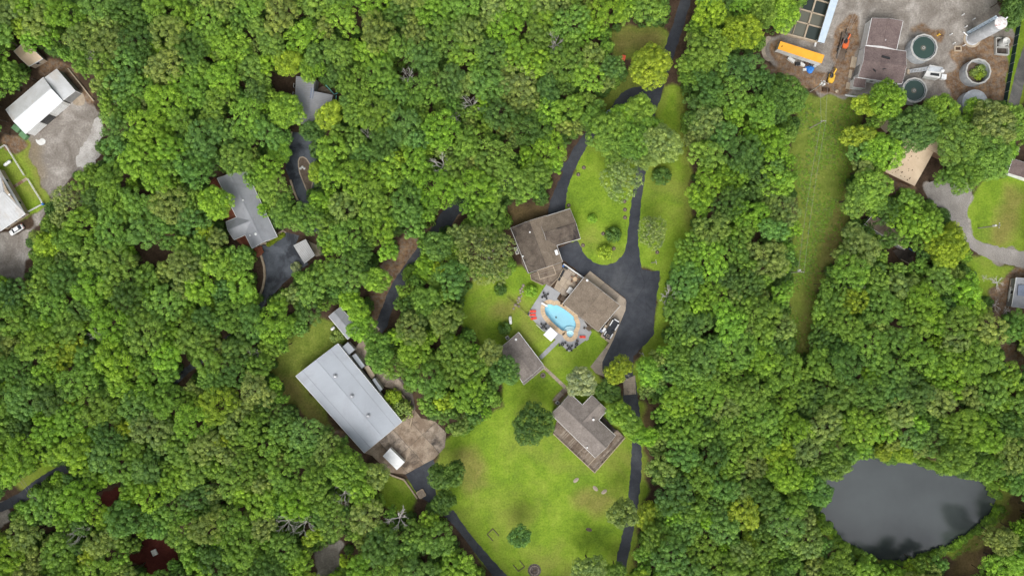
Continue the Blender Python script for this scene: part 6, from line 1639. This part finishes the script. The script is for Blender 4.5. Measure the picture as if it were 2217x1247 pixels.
ORD = ['nearest', 'second nearest', 'third nearest', 'fourth nearest', 'fifth nearest', 'sixth nearest', 'seventh nearest', 'eighth nearest', 'ninth nearest', 'tenth nearest', 'eleventh nearest', 'twelfth nearest', 'thirteenth nearest', 'fourteenth nearest']
bucket = {}
for t in TREES:
    if not in_view(t): continue
    l = min(LMK, key=lambda q: (q[0] - t['x']) ** 2 + (q[1] - t['y']) ** 2)
    t['dl'] = math.hypot(l[0] - t['x'], l[1] - t['y']); bucket.setdefault((t['tone'], direction(t['x'] - l[0], t['y'] - l[1]), l[2]), []).append(t)
for (tone, di, ln), ts in bucket.items():
    ts.sort(key=lambda t: t['dl'])
    for i, t in enumerate(ts): t['label'] = f"{ORD[min(i, 13)]} {TNAME[tone]} tree {di} {'' if ln.startswith('hidden') else 'the '}{ln}"; t['grp'] = f"trees {di} the {ln}"
vis = [t for t in TREES if in_view(t)]
vis.sort(key=lambda t: (not t['man'], -t['r']))
for t in vis[:298]: t['ind'] = True

def plant(name, label, cat, t, pr, group):
    cm, tm, r0, h0 = pr; s = t['rw'] / r0
    o = thing(name, label, cat, (t['p'][0], t['p'][1], 0), t['rz'], group); o.scale = (s * t.get('an', 1), s / t.get('an', 1), t['h'] / h0)
    c = link('crown', cm, None, o); c['tint'] = [*t['col'], 1.0]
    if tm is not None: link('trunk', tm, None, o)
    return o
for t in TREES:
    if t.get('ind'): plant('broadleaf_tree', t['label'], 'tree', t, proto(t), t['grp'])
for i, (x, y, r, tone, lab_) in enumerate(SHR):
    rm = r * S; hh = max(1.6, rm * 1.25); z0 = .55 if 2100 < x < 2135 and 140 < y < 172 else 0
    p = P(x, y, hh * .6); c = np.array(TONE[tone]) * (1.15 if tone != 'dark' else 1)
    o = plant('shrub', lab_, 'shrub', dict(rw=rm * 1.02, h=hh, p=(p.x, p.y), rz=i * 1.1, col=tuple(float(v) for v in c)), BUSH[i % 3], 'garden shrubs'); o.location.z = z0
for i, (x, y, r, lab_) in enumerate(DEADP):
    rm = r * S; H = max(4, 16.0 * (.88 if r < 20 else 1)); p = P(x, y, H * .75); me, _, r0, h0 = DEAD[i % 4]
    o = thing('dead_tree', lab_, 'dead tree', (p.x, p.y, 0), i * 1.3, 'bare dead trees'); s = rm / r0 * 1.05; o.scale = (s, s, H / h0); link('branches', me, None, o)
for i, (x, y, r, rz, lab_) in enumerate(((2155,612,22,.7,'long bleached fallen limb on the grass left of the grey cabin'),(2150,660,18,2.2,'tangle of grey fallen branches below the cabin drive'),(2175,672,14,.2,'pale fallen branch at the lower left of the grey cabin'),(2128,602,9,0.1,'short pale fallen branch left of the long bleached limb'),(1700,1135,22,-.6,'bleached fallen tree in the woods left of the pond'))):
    o = thing('fallen_branch', lab_, 'fallen branch', P(x, y) + Vector((0, 0, .3)), rz, 'fallen dead limbs'); o.scale = (r * S / 4.6,) * 2 + (.12,); 
    c = link('branches', DEAD[(i + 1) % 4][0], None, o); c.location.z = -1.5
# hedge by the grey house and clipped row
for i in range(6):
    f = i / 5; p = P(583 + 30 * f, 529 - 20 * f); c = link('foliage', BUSH[i % 3][0], None, hg); c.location = p - hg.location; c.scale = (.55, .55, .5); c['tint'] = [.22, .30, .015, 1]

# instanced masses
def scatter(name, pts, rot, scl, idx, tint, protos, kind='stuff', label=None, cat=None):
    coll = bpy.data.collections.new(name + '_kinds')
    for i, (cm, tm, *_) in enumerate(protos):
        me = cm
        if tm is not None:
            bm = bmesh.new(); bm.from_mesh(cm); nf = len(bm.faces)
            lay = bm.faces.layers.float.get('lv'); bm.from_mesh(tm); bm.faces.ensure_lookup_table()
            for f in bm.faces[nf:]: f.material_index = 1
            me = bpy.data.meshes.new(f'{name}_kind'); bm.to_mesh(me); bm.free(); me.materials.append(M['leaf']); me.materials.append(tm.materials[0])
        coll.objects.link(bpy.data.objects.new(f'{name}_kind_{i:02d}', me))
    pm_ = bpy.data.meshes.new(name); pm_.vertices.add(len(pts)); pm_.vertices.foreach_set('co', np.asarray(pts, np.float32).ravel())
    for nm, tp, ft, arr in (('rot', 'FLOAT_VECTOR', 'vector', rot), ('scl', 'FLOAT_VECTOR', 'vector', scl), ('tint', 'FLOAT_COLOR', 'color', tint), ('idx', 'INT', 'value', idx)):
        a = pm_.attributes.new(nm, tp, 'POINT'); a.data.foreach_set(ft, np.asarray(arr, np.int32 if tp == 'INT' else np.float32).ravel())
    o = bpy.data.objects.new(name, pm_); COL.objects.link(o); o['kind'] = kind
    if label: o['label'] = label; o['category'] = cat
    ng = bpy.data.node_groups.new(name + '_scatter', 'GeometryNodeTree')
    ng.interface.new_socket('Geometry', in_out='INPUT', socket_type='NodeSocketGeometry'); ng.interface.new_socket('Geometry', in_out='OUTPUT', socket_type='NodeSocketGeometry')
    N = ng.nodes; gi, go = N.new('NodeGroupInput'), N.new('NodeGroupOutput'); ip = N.new('GeometryNodeInstanceOnPoints'); ci = N.new('GeometryNodeCollectionInfo')
    ci.inputs['Collection'].default_value = coll; ci.inputs['Separate Children'].default_value = True; ci.inputs['Reset Children'].default_value = True
    def na(n, tp):
        q = N.new('GeometryNodeInputNamedAttribute'); q.data_type = tp; q.inputs['Name'].default_value = n; return q.outputs[0]
    ip.inputs['Pick Instance'].default_value = True
    er = N.new('FunctionNodeEulerToRotation')
    ng.links.new(na('rot', 'FLOAT_VECTOR'), er.inputs[0]); ng.links.new(er.outputs[0], ip.inputs['Rotation'])
    ng.links.new(na('scl', 'FLOAT_VECTOR'), ip.inputs['Scale']); ng.links.new(na('idx', 'INT'), ip.inputs['Instance Index'])
    ng.links.new(gi.outputs[0], ip.inputs['Points']); ng.links.new(ci.outputs[0], ip.inputs['Instance']); ng.links.new(ip.outputs[0], go.inputs[0])
    md = o.modifiers.new('scatter', 'NODES'); md.node_group = ng
    return o
rest = [t for t in TREES if not t.get('ind') and t['pi'][0] == 't']
sc_ = []
for t in rest:
    _, _, r0, h0 = PROT[t['pi'][1]]; s = t['rw'] / r0; sc_.append((s * t['an'], s / t['an'], t['h'] / h0))
scatter('forest', [(*t['p'], 0) for t in rest], [(0, 0, t['rz']) for t in rest], sc_, [t['pi'][1] for t in rest], [(*t['col'], 1) for t in rest], PROT,
        label='remaining small and hidden broadleaf crowns of the dense woods', cat='woods')
# undergrowth beneath the canopy and rough growth in the meadow and on the pond bank
up, us, ut = [], [], []
for _try in range(60000):
    if len(up) >= 4200: break
    x, y = rg.random() * (PXW + 200) - 100, rg.random() * (PXH + 200) - 100
    if is_open(x, y) or kd.find((x, y, 0))[2] < 12: continue
    p = P(x, y); s = rg.uniform(.6, 2.0); up.append((p.x, p.y, 0)); us.append((s, s, s * rg.uniform(.7, 1.3)))
    c = np.array(TONE['dark' if rg.random() < .6 else 'mid']) * rg.uniform(.85, 1.1); ut.append((*c, 1))
bank = densify(POND, 3.0)
for q in bank:
    if rg.random() < .5: continue
    dx_, dy_ = q.x - 1965, q.y - 1100; k = 1.0 + rg.uniform(.0, .05); p = P(1965 + dx_ * k, 1100 + dy_ * k); s = rg.uniform(.4, 1.0)
    up.append((p.x, p.y, -.1)); us.append((s, s, s * rg.uniform(.6, 1.1))); ut.append((*(np.array(TONE['mid' if rg.random() < .6 else 'bright']) * rg.uniform(.8, 1.1)), 1))
scatter('undergrowth', up, [(0, 0, v) for v in rg.random(len(up)) * 6.28], us, rg.integers(0, 3, len(up)), ut, BUSH, label='low scrubby undergrowth on the forest floor and pond bank', cat='undergrowth')
up, us, ut = [], [], []
MEAD = GRASS[7]; BANK = GRASS[13]
for _try in range(60000):
    if len(up) >= 2400: break
    x, y = rg.uniform(1700, 1865), rg.uniform(225, 780)
    if len(up) > 2100: x, y = rg.uniform(2060, 2190), rg.uniform(1030, 1215)
    if not (inside(MEAD, x, y) or inside(BANK, x, y)): continue
    if raster(DRY[4], np.array([x]), np.array([y]))[0] and rg.random() < .75: continue
    f = math.sin(x * .05) * math.cos(y * .037 + 1) + rg.uniform(-.6, .6)
    if f < -.2: continue
    p = P(x, y); s = rg.uniform(.1, .26); up.append((p.x, p.y, 0)); us.append((s, s, s * rg.uniform(.25, .5)))
    c = np.array(TONE['bright' if rg.random() < .7 else 'olive']) * rg.uniform(.62, .9); ut.append((*c, 1))
scatter('meadow_growth', up, [(0, 0, v) for v in rg.random(len(up)) * 6.28], us, rg.integers(0, 3, len(up)), ut, BUSH, label='rough green growth in the meadow and on the pond bank', cat='rough grass')
print('TREES', len(TREES), 'visible', len(vis), 'rest', len(rest))
